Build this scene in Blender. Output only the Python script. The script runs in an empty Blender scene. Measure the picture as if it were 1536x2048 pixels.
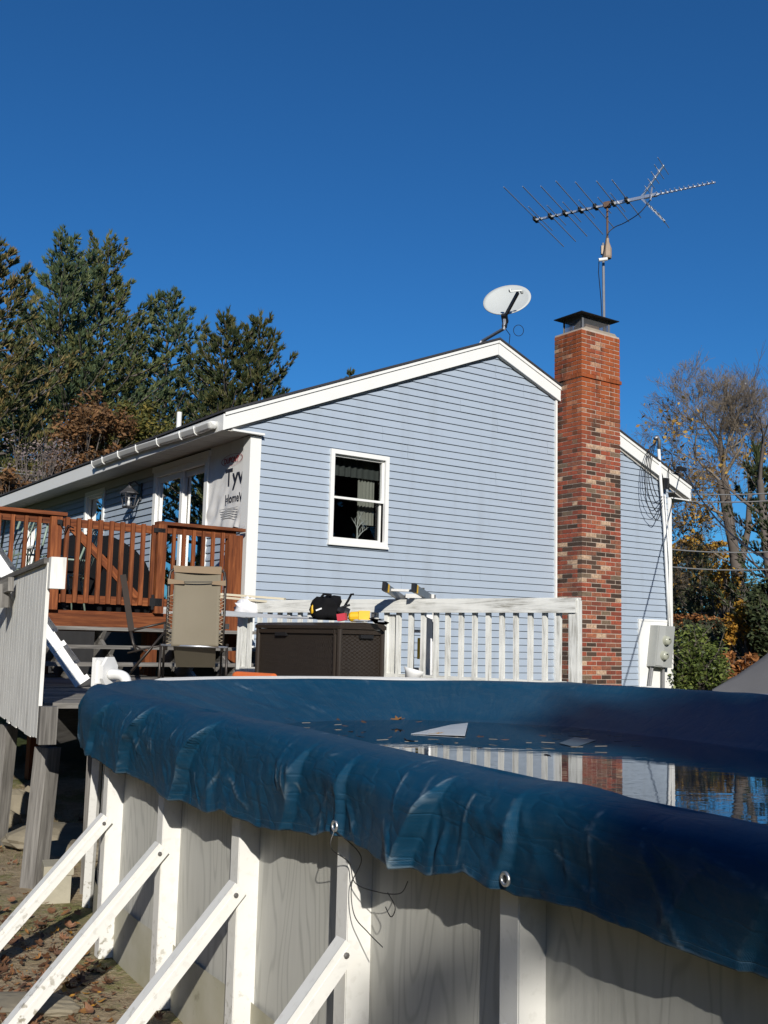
import bpy, math, random
import numpy as np
from mathutils import Vector, Matrix, noise as mnoise
rnd = random.Random(7)
scn = bpy.context.scene
COL = scn.collection
rad = math.radians

# ------------------------------------------------------------------ camera
CZ = 1.55
PITCH, ROLL = rad(7.25), rad(1.33)
FWD = Vector((0, math.cos(PITCH), math.sin(PITCH)))
_u = Vector((0, -math.sin(PITCH), math.cos(PITCH)))
_r = Vector((1, 0, 0))
RGT = _r*math.cos(ROLL) + _u*math.sin(ROLL)
UPV = -_r*math.sin(ROLL) + _u*math.cos(ROLL)
cam_d = bpy.data.cameras.new('camera')
cam = bpy.data.objects.new('camera', cam_d)
COL.objects.link(cam)
m = Matrix.Identity(4)
for i in range(3):
    m[i][0] = RGT[i]; m[i][1] = UPV[i]; m[i][2] = -FWD[i]
m[2][3] = CZ
cam.matrix_world = m
cam_d.sensor_width = 36
cam_d.lens = 36.0
cam_d.clip_start = 0.05
cam_d.clip_end = 2000
scn.camera = cam

# ------------------------------------------------------------------ light
SUN_EL = rad(24.5)
sun_dir = Vector((0.150*math.cos(SUN_EL), -0.9887*math.cos(SUN_EL), math.sin(SUN_EL)))
SUN_STRENGTH = 4.9
SKY_STRENGTH = 0.062
SKY_TINT = (.31, .93, 1.50)
sl = bpy.data.lights.new('sun', 'SUN')
sl.energy = SUN_STRENGTH; sl.angle = rad(0.53); sl.color = (1.0, 0.955, 0.88)
so = bpy.data.objects.new('sun', sl); COL.objects.link(so)
so.rotation_euler = sun_dir.to_track_quat('Z', 'Y').to_euler()
so.location = (0, -30, 30)
w = bpy.data.worlds.new('World'); scn.world = w; w.use_nodes = True
nt = w.node_tree
sky = nt.nodes.new('ShaderNodeTexSky'); sky.sky_type = 'NISHITA'
sky.sun_disc = False; sky.sun_elevation = SUN_EL
sky.sun_rotation = math.atan2(sun_dir.x, sun_dir.y)
sky.altitude = 300; sky.air_density = 1.0; sky.dust_density = 0.0; sky.ozone_density = 3.0
bg = nt.nodes['Background']
tintn = nt.nodes.new('ShaderNodeMix'); tintn.data_type = 'RGBA'; tintn.blend_type = 'MULTIPLY'; tintn.inputs[0].default_value = 1.0
nt.links.new(sky.outputs[0], tintn.inputs[6]); tintn.inputs[7].default_value = (*SKY_TINT, 1)
nt.links.new(tintn.outputs[2], bg.inputs[0]); bg.inputs[1].default_value = SKY_STRENGTH
vs = scn.view_settings
vs.view_transform = 'Standard'; vs.look = 'None'; vs.exposure = 0.0; vs.gamma = 1.0
scn.cycles.diffuse_bounces = 2; scn.cycles.max_bounces = 8; scn.cycles.transparent_max_bounces = 12

# ------------------------------------------------------------------ pixel helpers (photo pixels -> metres)
F = 2048.0
C0 = Vector((0, 0, CZ))
def ray(x, y): return FWD + RGT*((x-768)/F) - UPV*((y-1024)/F)
def at(x, y, Y):
    d = ray(x, y); return C0 + d*(Y/d.y)
def atz(x, y, z):
    d = ray(x, y); return C0 + d*((z-CZ)/d.z)
YG = rad(55)
G = Vector((math.sin(YG), math.cos(YG), 0))      # along the gable, to the right
N = Vector((math.cos(YG), -math.sin(YG), 0))     # out of the gable
CORN = at(513, 1040, 12.6); CORN.z = 0
def W(t, o, z): return CORN + G*t + N*o + Vector((0, 0, z))
def gab(x, y, o=0.0):
    d = ray(x, y); k = (CORN + N*o - C0).dot(N)/d.dot(N); return C0 + d*k
ZV = Vector((0, 0, 1))

# ------------------------------------------------------------------ mesh builder
class MB:
    def __init__(s): s.v = []; s.f = []; s.uv = []; s.r = []
    def face(s, pts, uv=None, r=0.0):
        b = len(s.v); s.v += [tuple(p) for p in pts]
        s.f.append(tuple(range(b, b+len(pts))))
        s.uv += uv if uv else [(0, 0)]*len(pts); s.r.append(r)
    def box(s, c, ax, ay, az, dx, dy, dz, r=None):
        """box centred at c, axes ax ay az, full sizes dx dy dz"""
        c = Vector(c); r = rnd.random() if r is None else r
        A = [Vector(ax)*dx/2, Vector(ay)*dy/2, Vector(az)*dz/2]; D = [dx, dy, dz]
        ou, ov = rnd.random()*50, rnd.random()*50
        for i in range(3):
            j, k = (i+1) % 3, (i+2) % 3
            for sg in (1, -1):
                a, b2 = (j, k) if sg > 0 else (k, j)
                pts = [c + A[i]*sg + A[a]*p + A[b2]*q for p, q in ((-1, -1), (1, -1), (1, 1), (-1, 1))]
                uvp = [(p*D[a]/2, q*D[b2]/2) for p, q in ((-1, -1), (1, -1), (1, 1), (-1, 1))]
                if D[b2] > D[a]: uvp = [(q, p) for p, q in uvp]
                s.face(pts, [(ou+p, ov+q+i*.37+sg*.11) for p, q in uvp], r)
    def abox(s, x0, x1, y0, y1, z0, z1, fr=None, r=None):
        """box between coordinate pairs in a frame function fr(t,o,z)"""
        fr = fr or (lambda a, b, c: Vector((a, b, c)))
        o = fr(0, 0, 0); ax = fr(1, 0, 0)-o; ay = fr(0, 1, 0)-o; az = fr(0, 0, 1)-o
        if ax.cross(ay).dot(az) < 0:
            s.box(fr((x0+x1)/2, (y0+y1)/2, (z0+z1)/2), ay, ax, az, abs(y1-y0), abs(x1-x0), abs(z1-z0), r)
        else:
            s.box(fr((x0+x1)/2, (y0+y1)/2, (z0+z1)/2), ax, ay, az, abs(x1-x0), abs(y1-y0), abs(z1-z0), r)
    def beam(s, p0, p1, w_, h_, up=ZV, r=None):
        p0 = Vector(p0); p1 = Vector(p1); d = p1-p0; L = d.length; d.normalize()
        side = Vector(up).cross(d)
        if side.length < 1e-4: side = Vector((1, 0, 0)).cross(d)
        side.normalize(); u2 = d.cross(side)
        s.box((p0+p1)/2, d, side, u2, L, w_, h_, r)
    def tube(s, path, rr, n=8, caps=True, r=None):
        path = [Vector(p) for p in path]; m_ = len(path)
        r = rnd.random() if r is None else r
        rs = rr if isinstance(rr, (list, tuple)) else [rr]*m_
        b = len(s.v); ref = None
        for i, p in enumerate(path):
            d = (path[min(i+1, m_-1)]-path[max(i-1, 0)]).normalized()
            if ref is None:
                ref = ZV.cross(d)
                if ref.length < 1e-3: ref = Vector((1, 0, 0)).cross(d)
            ref = (ref - d*ref.dot(d)).normalized(); e = d.cross(ref)
            for k in range(n):
                a = 2*math.pi*k/n
                s.v.append(tuple(p + (ref*math.cos(a)+e*math.sin(a))*rs[i]))
        for i in range(m_-1):
            for k in range(n):
                k2 = (k+1) % n
                s.f.append((b+i*n+k, b+i*n+k2, b+(i+1)*n+k2, b+(i+1)*n+k))
                s.uv += [(i*.3, k/n), (i*.3, (k+1)/n), (i*.3+.3, (k+1)/n), (i*.3+.3, k/n)]; s.r.append(r)
        if caps:
            s.f.append(tuple(b+k for k in reversed(range(n)))); s.uv += [(0, 0)]*n; s.r.append(r)
            s.f.append(tuple(b+(m_-1)*n+k for k in range(n))); s.uv += [(0, 0)]*n; s.r.append(r)
    def prism(s, poly, d, r=None):
        """closed polygon (list of points, ccw seen against d) extruded by vector d"""
        poly = [Vector(p) for p in poly]; d = Vector(d); n = len(poly); r = rnd.random() if r is None else r
        cen = sum(poly, Vector())/n
        nn = Vector()
        for i in range(n): nn += (poly[i]-cen).cross(poly[(i+1) % n]-cen)
        if nn.dot(d) < 0: poly.reverse()
        a = (poly[1]-poly[0]).normalized(); nn = d.normalized(); b2 = nn.cross(a)
        uv = lambda p: ((p-cen).dot(a), (p-cen).dot(b2))
        s.face([p+d for p in poly], [uv(p) for p in poly], r)
        s.face(list(reversed(poly)), [uv(p) for p in reversed(poly)], r)
        for i in range(n):
            p, q = poly[i], poly[(i+1) % n]; L = (q-p).length
            s.face([p, q, q+d, p+d], [(0, 0), (L, 0), (L, d.length), (0, d.length)], r)
    def lathe(s, prof, o, axis=ZV, n=16, r=None, caps=True):
        """prof = [(radius, height)]"""
        o = Vector(o); axis = Vector(axis).normalized()
        a = axis.cross(Vector((1, 0, 0)) if abs(axis.x) < .9 else Vector((0, 1, 0))).normalized(); e = axis.cross(a)
        b = len(s.v); r = rnd.random() if r is None else r
        for R, h in prof:
            for k in range(n):
                t = 2*math.pi*k/n
                s.v.append(tuple(o+axis*h+(a*math.cos(t)+e*math.sin(t))*R))
        for i in range(len(prof)-1):
            for k in range(n):
                k2 = (k+1) % n
                s.f.append((b+i*n+k, b+i*n+k2, b+(i+1)*n+k2, b+(i+1)*n+k)); s.uv += [(0, 0)]*4; s.r.append(r)
        if caps:
            s.f.append(tuple(b+k for k in reversed(range(n)))); s.uv += [(0, 0)]*n; s.r.append(r)
            m_ = len(prof)-1
            s.f.append(tuple(b+m_*n+k for k in range(n))); s.uv += [(0, 0)]*n; s.r.append(r)

def spl(path, n=6):
    P_ = [Vector(p) for p in path]; out = []
    for i in range(len(P_)-1):
        p0, p1, p2, p3 = P_[max(i-1, 0)], P_[i], P_[i+1], P_[min(i+2, len(P_)-1)]
        for k in range(n):
            f = k/n; out.append(.5*((2*p1)+(p2-p0)*f+(2*p0-5*p1+4*p2-p3)*f*f+(3*p1-p0-3*p2+p3)*f**3))
    out.append(P_[-1]); return out
def finish_mesh(name, v, f, uv=None, r=None, smooth=False, mat=None):
    me = bpy.data.meshes.new(name)
    me.from_pydata(v, [], f)
    if uv is not None and len(uv) == len(me.loops):
        l = me.uv_layers.new(name='UVMap'); l.data.foreach_set('uv', np.array(uv, dtype=np.float32).ravel())
    if r is not None:
        a = me.attributes.new('rnd', 'FLOAT', 'FACE'); a.data.foreach_set('value', np.array(r, dtype=np.float32))
    if smooth: me.polygons.foreach_set('use_smooth', [True]*len(me.polygons))
    if mat: me.materials.append(mat)
    me.update()
    return me

def obj(name, mb, mat, parent=None, smooth=False, bevel=0.0, label=None):
    off = parent['_w'] if parent is not None and '_w' in parent else (0, 0, 0)
    off = Vector(off)
    v = [(p[0]-off.x, p[1]-off.y, p[2]-off.z) for p in mb.v]
    me = finish_mesh(name, v, mb.f, mb.uv, mb.r, smooth, mat)
    o = bpy.data.objects.new(name, me); COL.objects.link(o)
    if parent is not None:
        o.parent = parent; o['_w'] = tuple(off)
    if bevel > 0:
        b = o.modifiers.new('bevel', 'BEVEL'); b.width = bevel; b.segments = 2; b.limit_method = 'ANGLE'; b.angle_limit = rad(40)
    if label: o['label'] = label
    return o
def thing(name, label, cat, loc=(0, 0, 0), group=None):
    o = bpy.data.objects.new(name, None); COL.objects.link(o)
    o.empty_display_size = .2
    o.location = loc; o['_w'] = tuple(loc); o['label'] = label; o['category'] = cat
    if group: o['group'] = group
    return o
def single(name, mb, mat, label, cat, group=None, **k):
    """a thing that is one mesh, origin at its base centre"""
    a = np.array(mb.v); lo = a.min(0); hi = a.max(0)
    off = Vector(((lo[0]+hi[0])/2, (lo[1]+hi[1])/2, lo[2]))
    mb.v = [(p[0]-off.x, p[1]-off.y, p[2]-off.z) for p in mb.v]
    o = obj(name, mb, mat, None, **k); o.location = off; o['_w'] = tuple(off)
    o['label'] = label; o['category'] = cat
    if group: o['group'] = group
    return o
def dup(root, loc, rotz=None, label=None, scale=None):
    r = root.copy(); COL.objects.link(r); r.location = loc
    if rotz is not None: r.rotation_euler = (0, 0, rotz)
    if scale is not None: r.scale = scale
    if label: r['label'] = label
    for ch in list(root.children):
        c = ch.copy(); COL.objects.link(c); c.parent = r
        for g in list(ch.children):
            d = g.copy(); COL.objects.link(d); d.parent = c
    return r

# ------------------------------------------------------------------ materials
def nm(name):
    M = bpy.data.materials.new(name); M.use_nodes = True
    t = M.node_tree; p = t.nodes['Principled BSDF']
    return M, t, p
def node(t, kind, **k):
    n = t.nodes.new(kind)
    for a, b in k.items():
        if a.startswith('i_'): n.inputs[int(a[2:])].default_value = b
        else: setattr(n, a, b)
    return n
def coords(t, kind='Object', scale=(1, 1, 1), rot=(0, 0, 0)):
    tc = node(t, 'ShaderNodeTexCoord'); mp = node(t, 'ShaderNodeMapping')
    mp.inputs['Scale'].default_value = scale; mp.inputs['Rotation'].default_value = rot
    t.links.new(tc.outputs[kind], mp.inputs[0]); return mp.outputs[0]
def nz(t, vec, scale, detail=4, rough=.55, dist=0.0):
    n = node(t, 'ShaderNodeTexNoise'); n.inputs['Scale'].default_value = scale; n.inputs['Detail'].default_value = detail
    n.inputs['Roughness'].default_value = rough; n.inputs['Distortion'].default_value = dist
    t.links.new(vec, n.inputs['Vector']); return n.outputs['Fac']
def ramp(t, fac, stops, interp='LINEAR'):
    r = node(t, 'ShaderNodeValToRGB'); r.color_ramp.interpolation = interp
    while len(r.color_ramp.elements) < len(stops): r.color_ramp.elements.new(.5)
    for e, (p, c) in zip(r.color_ramp.elements, stops):
        e.position = p; e.color = (c, c, c, 1) if isinstance(c, (int, float)) else (*c, 1)
    t.links.new(fac, r.inputs[0]); return r.outputs[0]
def mix(t, fac, a, b, blend='MIX'):
    n = node(t, 'ShaderNodeMix', data_type='RGBA', blend_type=blend)
    for s, val in ((n.inputs[0], fac), (n.inputs[6], a), (n.inputs[7], b)):
        if isinstance(val, (int, float)): s.default_value = val
        elif isinstance(val, tuple): s.default_value = (*val, 1)
        else: t.links.new(val, s)
    return n.outputs[2]
def math_(t, op, a, b=0.0, clamp=False):
    n = node(t, 'ShaderNodeMath', operation=op, use_clamp=clamp)
    for s, val in ((n.inputs[0], a), (n.inputs[1], b)):
        if isinstance(val, (int, float)): s.default_value = val
        else: t.links.new(val, s)
    return n.outputs[0]
def bump(t, p, h, strength=.3, dist=.01):
    b = node(t, 'ShaderNodeBump'); b.inputs['Strength'].default_value = strength; b.inputs['Distance'].default_value = dist
    t.links.new(h, b.inputs['Height']); t.links.new(b.outputs[0], p.inputs['Normal'])
def attr(t, name):
    a = node(t, 'ShaderNodeAttribute'); a.attribute_name = name; return a.outputs['Fac']
def simple(name, col, rough=.55, var=.18, scale=6.0, metal=0.0, bmp=.15, bscale=60.0, spec=.5):
    M, t, p = nm(name); v = coords(t)
    n = nz(t, v, scale, 5)
    a = tuple(max(0, c*(1-var)) for c in col); b = tuple(min(1, c*(1+var)) for c in col)
    c = mix(t, n, a, b)
    t.links.new(c, p.inputs['Base Color'])
    p.inputs['Roughness'].default_value = rough; p.inputs['Metallic'].default_value = metal
    p.inputs['Specular IOR Level'].default_value = spec
    if bmp: bump(t, p, nz(t, v, bscale, 3), bmp, .004)
    return M
def wood(name, stops, rough=.7, sx=3.0, sy=45.0, bmp=.5, tint=.25):
    """grain along U of the box UVs; stops over the grain noise; per-board tint"""
    M, t, p = nm(name); v = coords(t, 'UV', (sx, sy, 1))
    n = nz(t, v, 1.0, 8, .65, .6)
    v2 = coords(t, 'UV', (1.3, 7, 1)); n2 = nz(t, v2, 1.0, 4)
    f = math_(t, 'ADD', math_(t, 'MULTIPLY', n, .65), math_(t, 'MULTIPLY', n2, .35))
    c = ramp(t, f, stops)
    k = math_(t, 'ADD', math_(t, 'MULTIPLY', attr(t, 'rnd'), tint*2), 1-tint)
    cb = node(t, 'ShaderNodeCombineColor')
    for i in range(3): t.links.new(k, cb.inputs[i])
    c = mix(t, 1.0, c, cb.outputs[0], 'MULTIPLY')
    t.links.new(c, p.inputs['Base Color']); p.inputs['Roughness'].default_value = rough
    p.inputs['Specular IOR Level'].default_value = .3
    bump(t, p, n, bmp, .004)
    return M
def glass(name, tint=(.9, .95, .95), refl=1.5):
    M = bpy.data.materials.new(name); M.use_nodes = True; t = M.node_tree
    t.nodes.remove(t.nodes['Principled BSDF']); out = t.nodes['Material Output']
    tr = node(t, 'ShaderNodeBsdfTransparent'); tr.inputs[0].default_value = (*tint, 1)
    gl = node(t, 'ShaderNodeBsdfGlossy'); gl.inputs['Roughness'].default_value = 0.01
    fr = node(t, 'ShaderNodeFresnel'); fr.inputs[0].default_value = refl
    mx = node(t, 'ShaderNodeMixShader')
    t.links.new(fr.outputs[0], mx.inputs[0]); t.links.new(tr.outputs[0], mx.inputs[1]); t.links.new(gl.outputs[0], mx.inputs[2])
    t.links.new(mx.outputs[0], out.inputs[0]); return M

def siding_mat():
    M, t, p = nm('vinyl_siding'); v = coords(t, 'Object', (1, 1, 1))
    n = nz(t, v, 1.3, 4); n2 = nz(t, coords(t, 'Object', (.8, .8, 10)), 2.0, 4)
    c = mix(t, math_(t, 'ADD', math_(t, 'MULTIPLY', n, .6), math_(t, 'MULTIPLY', n2, .4)), (.335, .395, .465), (.385, .45, .53))
    c = mix(t, ramp(t, attr(t, 'rnd'), [(0, 0.0), (1, .12)]), c, (.29, .33, .40))
    gr_ = nz(t, coords(t, 'Object', (5, 5, .5)), 1.0, 5); c = mix(t, ramp(t, gr_, [(.52, 0.0), (.75, .30)]), c, (.24, .265, .29))
    t.links.new(c, p.inputs['Base Color']); p.inputs['Roughness'].default_value = .5
    p.inputs['Specular IOR Level'].default_value = .35
    bump(t, p, n2, .12, .01); return M
M_SIDING = siding_mat()
M_TRIM = simple('white_trim_vinyl', (.80, .80, .77), .5, .05, 3, bmp=.05)
def painted_old(name, base=(.78, .78, .73), dirt=(.30, .29, .25), th=.60, sx=2.2, sy=26):
    M, t, p = nm(name); v = coords(t, 'UV', (sx, sy, 1))
    n = nz(t, v, 1.0, 9, .7, .8); n2 = nz(t, coords(t, 'Object', (2, 2, 2)), 1.6, 4)
    f = math_(t, 'ADD', math_(t, 'MULTIPLY', n, .75), math_(t, 'MULTIPLY', n2, .35))
    c = ramp(t, f, [(th-.10, base), (th, tuple(.8*b for b in base)), (th+.10, dirt)])
    t.links.new(c, p.inputs['Base Color']); p.inputs['Roughness'].default_value = .8
    p.inputs['Specular IOR Level'].default_value = .2
    bump(t, p, n, .5, .004); return M
M_OLDWHITE = painted_old('weathered_white_paint')
M_PANEL = painted_old('peeling_white_boards', (.80, .79, .74), (.24, .23, .20), .64, 1.1, 15)
M_REDWOOD = wood('red_stained_wood', [(.30, (.06, .016, .006)), (.48, (.17, .048, .015)), (.60, (.28, .09, .028)), (.75, (.38, .145, .052))], .65, 2.5, 34, .5, .28)
M_GREYWOOD = wood('grey_weathered_wood', [(.30, (.055, .05, .045)), (.5, (.17, .16, .145)), (.72, (.30, .285, .26))], .85, 2.5, 45, .7, .25)
M_CREAM = wood('cream_new_lumber', [(.3, (.60, .53, .38)), (.7, (.74, .68, .53))], .6, 2, 30, .1, .06)
M_ROOF = simple('dark_shingle', (.035, .035, .04), .9, .4, 20, bmp=.6, bscale=30)
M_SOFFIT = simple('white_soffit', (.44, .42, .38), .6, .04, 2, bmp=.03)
M_ALU = simple('aluminium', (.62, .63, .64), .38, .1, 10, .85, .05)
M_STEEL = simple('dull_grey_metal', (.33, .33, .33), .5, .2, 12, .7, .1)
M_BLACK = simple('black_plastic', (.012, .012, .013), .5, .2, 8, bmp=.1)
M_BLACKFAB = simple('black_fabric', (.007, .007, .008), .9, .3, 30, bmp=.4, bscale=140, spec=.15)
M_YELLOW = simple('yellow_plastic', (.80, .47, .02), .45, .08, 8, bmp=.03)
M_GREEN = simple('sage_green_metal', (.22, .29, .23), .45, .12, 8, .1, .05)
M_GLASS = glass('window_glass')
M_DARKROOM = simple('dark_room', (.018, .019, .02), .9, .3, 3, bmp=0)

# ================================================================== HOUSE
house = thing('house', 'single storey house clad in blue grey lap siding with white trim and a brick chimney', 'house', tuple(CORN))
RIDGE_T, WALL_W, BASE_Z = 3.87, 7.80, 0.25
EAVE_T, EAVE_Z = -0.53, 4.07
SL = (6.06-0.04-4.27)/(RIDGE_T-EAVE_T)           # slope of the roof top line
RAKE_O = 0.085
def roof_top(t): return 6.05 - SL*abs(t-RIDGE_T)
PITCH_H = 0.113
ROW = 0.1003
def clip_poly(poly, a, b, c_):
    """keep a*x+b*y<=c"""
    out = []
    for i in range(len(poly)):
        p, q = poly[i], poly[(i+1) % len(poly)]
        dp = a*p[0]+b*p[1]-c_; dq = a*q[0]+b*q[1]-c_
        if dp <= 0: out.append(p)
        if (dp < 0 < dq) or (dq < 0 < dp):
            k = dp/(dp-dq); out.append((p[0]+k*(q[0]-p[0]), p[1]+k*(q[1]-p[1])))
    return out
def siding(mb, x0, x1, z0, z1, frame, holes=(), top=None, seed=0, lap=.019):
    """lapped courses; frame(x, off, z); holes=(xa,xb,za,zb); top=list of half planes"""
    rr = random.Random(seed)
    k = 0
    zt = 4.066
    while zt - k*ROW > z0 - ROW:
        zb = zt-(k)*ROW; k += 1
        pass
    n = int((z1-4.066)/ROW)+2
    zs = [4.066+ROW*j for j in range(-k, n)]
    for zb in zs:
        zc = zb+ROW
        if zc < z0+.01 or zb > z1-.005: continue
        segs = [(x0, x1, max(zb, z0), min(zc, z1))]
        for (ha, hb, hc, hd) in holes:
            ns = []
            for (a, b, c_, d_) in segs:
                if hb <= a or ha >= b or hd <= c_ or hc >= d_: ns.append((a, b, c_, d_)); continue
                if ha > a: ns.append((a, ha, c_, d_))
                if hb < b: ns.append((hb, b, c_, d_))
                xa, xb = max(a, ha), min(b, hb)
                if hc > c_: ns.append((xa, xb, c_, hc))
                if hd < d_: ns.append((xa, xb, hd, d_))
            segs = ns
        if int(round((zb-4.066)/ROW)) % 2 == 0 or zb == zs[0]: xj = rr.uniform(x0+.8, max(x0+.9, x1-.8)); rv_ = (rr.random(), rr.random())
        segs = [q_ for (a, b, c_, d_) in segs for q_ in (((a, xj, c_, d_), (xj, b, c_, d_)) if a+.05 < xj < b-.05 else ((a, b, c_, d_),))]
        for (a, b, c_, d_) in segs:
            jt = .0022 if a >= xj-.001 else 0.0
            nn = max(1, int((b-a)/.6))
            for q in range(nn):
                xa = a+(b-a)*q/nn; xb = a+(b-a)*(q+1)/nn
                poly = [(xa, c_), (xb, c_), (xb, d_), (xa, d_)]
                for hp in (top or ()): 
                    if poly: poly = clip_poly(poly, *hp)
                if len(poly) < 3: continue
                def off(x, z): 
                    wv = .0022*mnoise.noise((x*1.1, z*3.0, seed))
                    return lap*(1-(z-zb)/ROW)+.002+wv+jt
                mb.face([frame(x, off(x, z), z+.004*mnoise.noise((x*.9, zb*7, 5.1+seed))) for x, z in poly], [(x, z) for x, z in poly], rv_[1 if jt else 0])
            # butt of the course
            if abs(c_-zb) < .001:
                for q in range(nn):
                    xa = a+(b-a)*q/nn; xb = a+(b-a)*(q+1)/nn
                    mid = ((xa+xb)/2, zb)
                    if all(hp[0]*mid[0]+hp[1]*mid[1] <= hp[2] for hp in (top or ())):
                        o1 = lap+.002
                        za = .004*mnoise.noise((xa*.9, zb*7, 5.1+seed)); zb2 = .004*mnoise.noise((xb*.9, zb*7, 5.1+seed))
                        oa = o1+.0022*mnoise.noise((xa*1.1, zb*3.0, seed)); ob = o1+.0022*mnoise.noise((xb*1.1, zb*3.0, seed))
                        mb.face([frame(xa, 0, zb+za), frame(xb, 0, zb+zb2), frame(xb, ob, zb+zb2), frame(xa, oa, zb+za)])
WIN = (1.035, 1.965, 2.815, 4.045)
PAN = (6.97, 7.74, .55, 2.0)
rz = 6.05-.10
halfp = [(-SL, 1, rz-SL*RIDGE_T), (SL, 1, rz+SL*RIDGE_T)]
mb = MB()
siding(mb, 0.0, WALL_W-.06, BASE_Z, 5.95, lambda x, o, z: W(x, o, z), [(WIN[0]+.04, WIN[1]-.04, WIN[2]+.04, WIN[3]-.04)], halfp, 1)
siding(mb, -.50, 0.0, 4.095, 4.6, lambda x, o, z: W(x, o, z), (), halfp, 3)
obj('gable_siding', mb, M_SIDING, house)
# left wall: runs away along -o at t=-.10
LT = -0.10
DOOR = (1.17, 3.02, 1.84, 3.98)
LW2 = (5.10, 6.05, 2.70, 3.98)
LW3 = (8.55, 9.55, 2.75, 3.75)
mb = MB()
LFR = lambda l, q, z: W(LT-q, -l, z)
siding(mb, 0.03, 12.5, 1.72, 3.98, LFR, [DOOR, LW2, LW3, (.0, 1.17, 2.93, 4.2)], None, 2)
obj('side_siding', mb, M_SIDING, house)
# backing walls
mb = MB(); mb.abox(.05, 12.5, -.05, .004, BASE_Z-.3, 1.72, LFR); obj('under_deck_wall', mb, simple('painted_shade_wall', (.045, .042, .04), .95, .3, 4, bmp=.3), house)  # lower side wall, under-deck shade painted in as a near-black colour
mb = MB()
mb.face([W(LT+.004, -.03, BASE_Z), W(LT+.004, -12.5, BASE_Z), W(LT+.004, -12.5, 4.1), W(LT+.004, -.03, 4.1)])
mb2 = MB()
mb2.abox(LT+.02, 7.7, -12.5, -12.4, BASE_Z, 4.1, W)
mb2.abox(7.68, 7.78, -12.4, -.03, BASE_Z, 4.1, W)
mb2.prism([W(LT+.02, -12.45, 4.1), W(7.75, -12.45, 4.1), W(RIDGE_T, -12.45, 5.85)], N*-.05)
obj('far_wall', mb2, M_SIDING, house)
# frieze strip under the soffit on the side wall
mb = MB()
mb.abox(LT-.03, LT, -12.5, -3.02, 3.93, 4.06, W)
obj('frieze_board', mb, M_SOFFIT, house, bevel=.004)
# trim: corner boards
mb = MB(); mb.abox(-.14, .012, .002, .028, BASE_Z, 4.06, W); mb.abox(-.14, -.104, -.16, .002, BASE_Z, 4.06, W)
obj('corner_board', mb, M_TRIM, house, bevel=.004)
mb = MB(); mb.abox(7.715, 7.80, .002, .03, BASE_Z, 4.07, W); mb.abox(7.775, 7.80, -.1, .002, BASE_Z, 4.07, W)
obj('corner_board', mb, M_TRIM, house, bevel=.004)
mb = MB(); mb.abox(5.085, 5.118, .003, .05, BASE_Z, 5.32, W)
obj('chimney_trim', mb, M_TRIM, house, bevel=.003)
# rake boards
def rake(t0, t1, h0=.20, oo=RAKE_O):
    a, b = roof_top(t0), roof_top(t1)
    mb = MB(); mb.prism([W(t0, oo-.025, a-.035), W(t1, oo-.025, b-.035), W(t1, oo-.025, b-h0-.03), W(t0, oo-.025, a-h0-.03)], N*.025)
    mb.prism([W(t0, oo, a-.008), W(t1, oo, b-.008), W(t1, oo, b-.055), W(t0, oo, a-.055)], N*.018)
    return mb
obj('rake_board', rake(EAVE_T, RIDGE_T-.003), M_TRIM, house, bevel=.003)
obj('rake_board', rake(RIDGE_T+.003, 8.24), M_TRIM, house, bevel=.003)
# rake soffit and second trim line
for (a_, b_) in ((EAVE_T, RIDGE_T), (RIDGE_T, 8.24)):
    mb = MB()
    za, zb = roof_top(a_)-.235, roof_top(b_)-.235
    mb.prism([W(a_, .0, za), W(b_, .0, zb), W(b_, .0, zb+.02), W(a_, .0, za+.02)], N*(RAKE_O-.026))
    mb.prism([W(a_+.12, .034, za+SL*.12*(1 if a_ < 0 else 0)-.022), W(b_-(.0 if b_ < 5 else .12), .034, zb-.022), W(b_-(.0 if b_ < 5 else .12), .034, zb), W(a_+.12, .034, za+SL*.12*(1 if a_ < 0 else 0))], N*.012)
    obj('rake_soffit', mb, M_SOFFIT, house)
# roof slabs
for (a_, b_) in ((EAVE_T-.04, RIDGE_T), (RIDGE_T, 8.28)):
    mb = MB(); za, zb = roof_top(a_), roof_top(b_)
    mb.prism([W(a_, RAKE_O+.035, za-.006), W(b_, RAKE_O+.035, zb-.006), W(b_, RAKE_O+.035, zb+.022), W(a_, RAKE_O+.035, za+.022)], N*-13.0)
    obj('roof_slope', mb, M_ROOF, house)
# side eave: fascia, soffit, gutter, vent pipe
mb = MB(); mb.abox(EAVE_T-.02, EAVE_T, -12.6, RAKE_O, 4.065, 4.265, W)
obj('fascia', mb, M_TRIM, house, bevel=.003)
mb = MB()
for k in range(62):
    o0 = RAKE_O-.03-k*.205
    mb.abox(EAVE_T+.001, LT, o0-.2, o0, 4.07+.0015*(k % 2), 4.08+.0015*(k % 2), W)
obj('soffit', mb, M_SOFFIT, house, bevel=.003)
mb = MB(); mb.abox(-.42, .02, .03, .10, 4.07, 4.095, W); obj('soffit_return', mb, M_TRIM, house)
mb = MB(); mb.abox(7.78, 8.24, -12.6, RAKE_O-.03, 4.06, 4.08, W); mb.abox(8.22, 8.245, -12.6, RAKE_O, 4.06, 4.24, W)
obj('soffit', mb, M_TRIM, house)
gut = MB()
def gz(l): return 4.225-.045*math.exp(-((l-.2)/1.3)**2)-.01*math.sin(l*1.3)
prof = [(-.002, .02), (-.002, -.075), (.03, -.105), (.075, -.105), (.105, -.08), (.118, -.01), (.128, .0), (.122, .012)]
ls = [.08+(4.36-.08)*i/40 for i in range(41)]
b0 = len(gut.v)
for l in ls:
    for (q, z) in [(q_*.72, z_*.72) for q_, z_ in prof]: gut.v.append(tuple(W(EAVE_T-.022-q, -l, gz(l)+z)))
np_ = len(prof)
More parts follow.
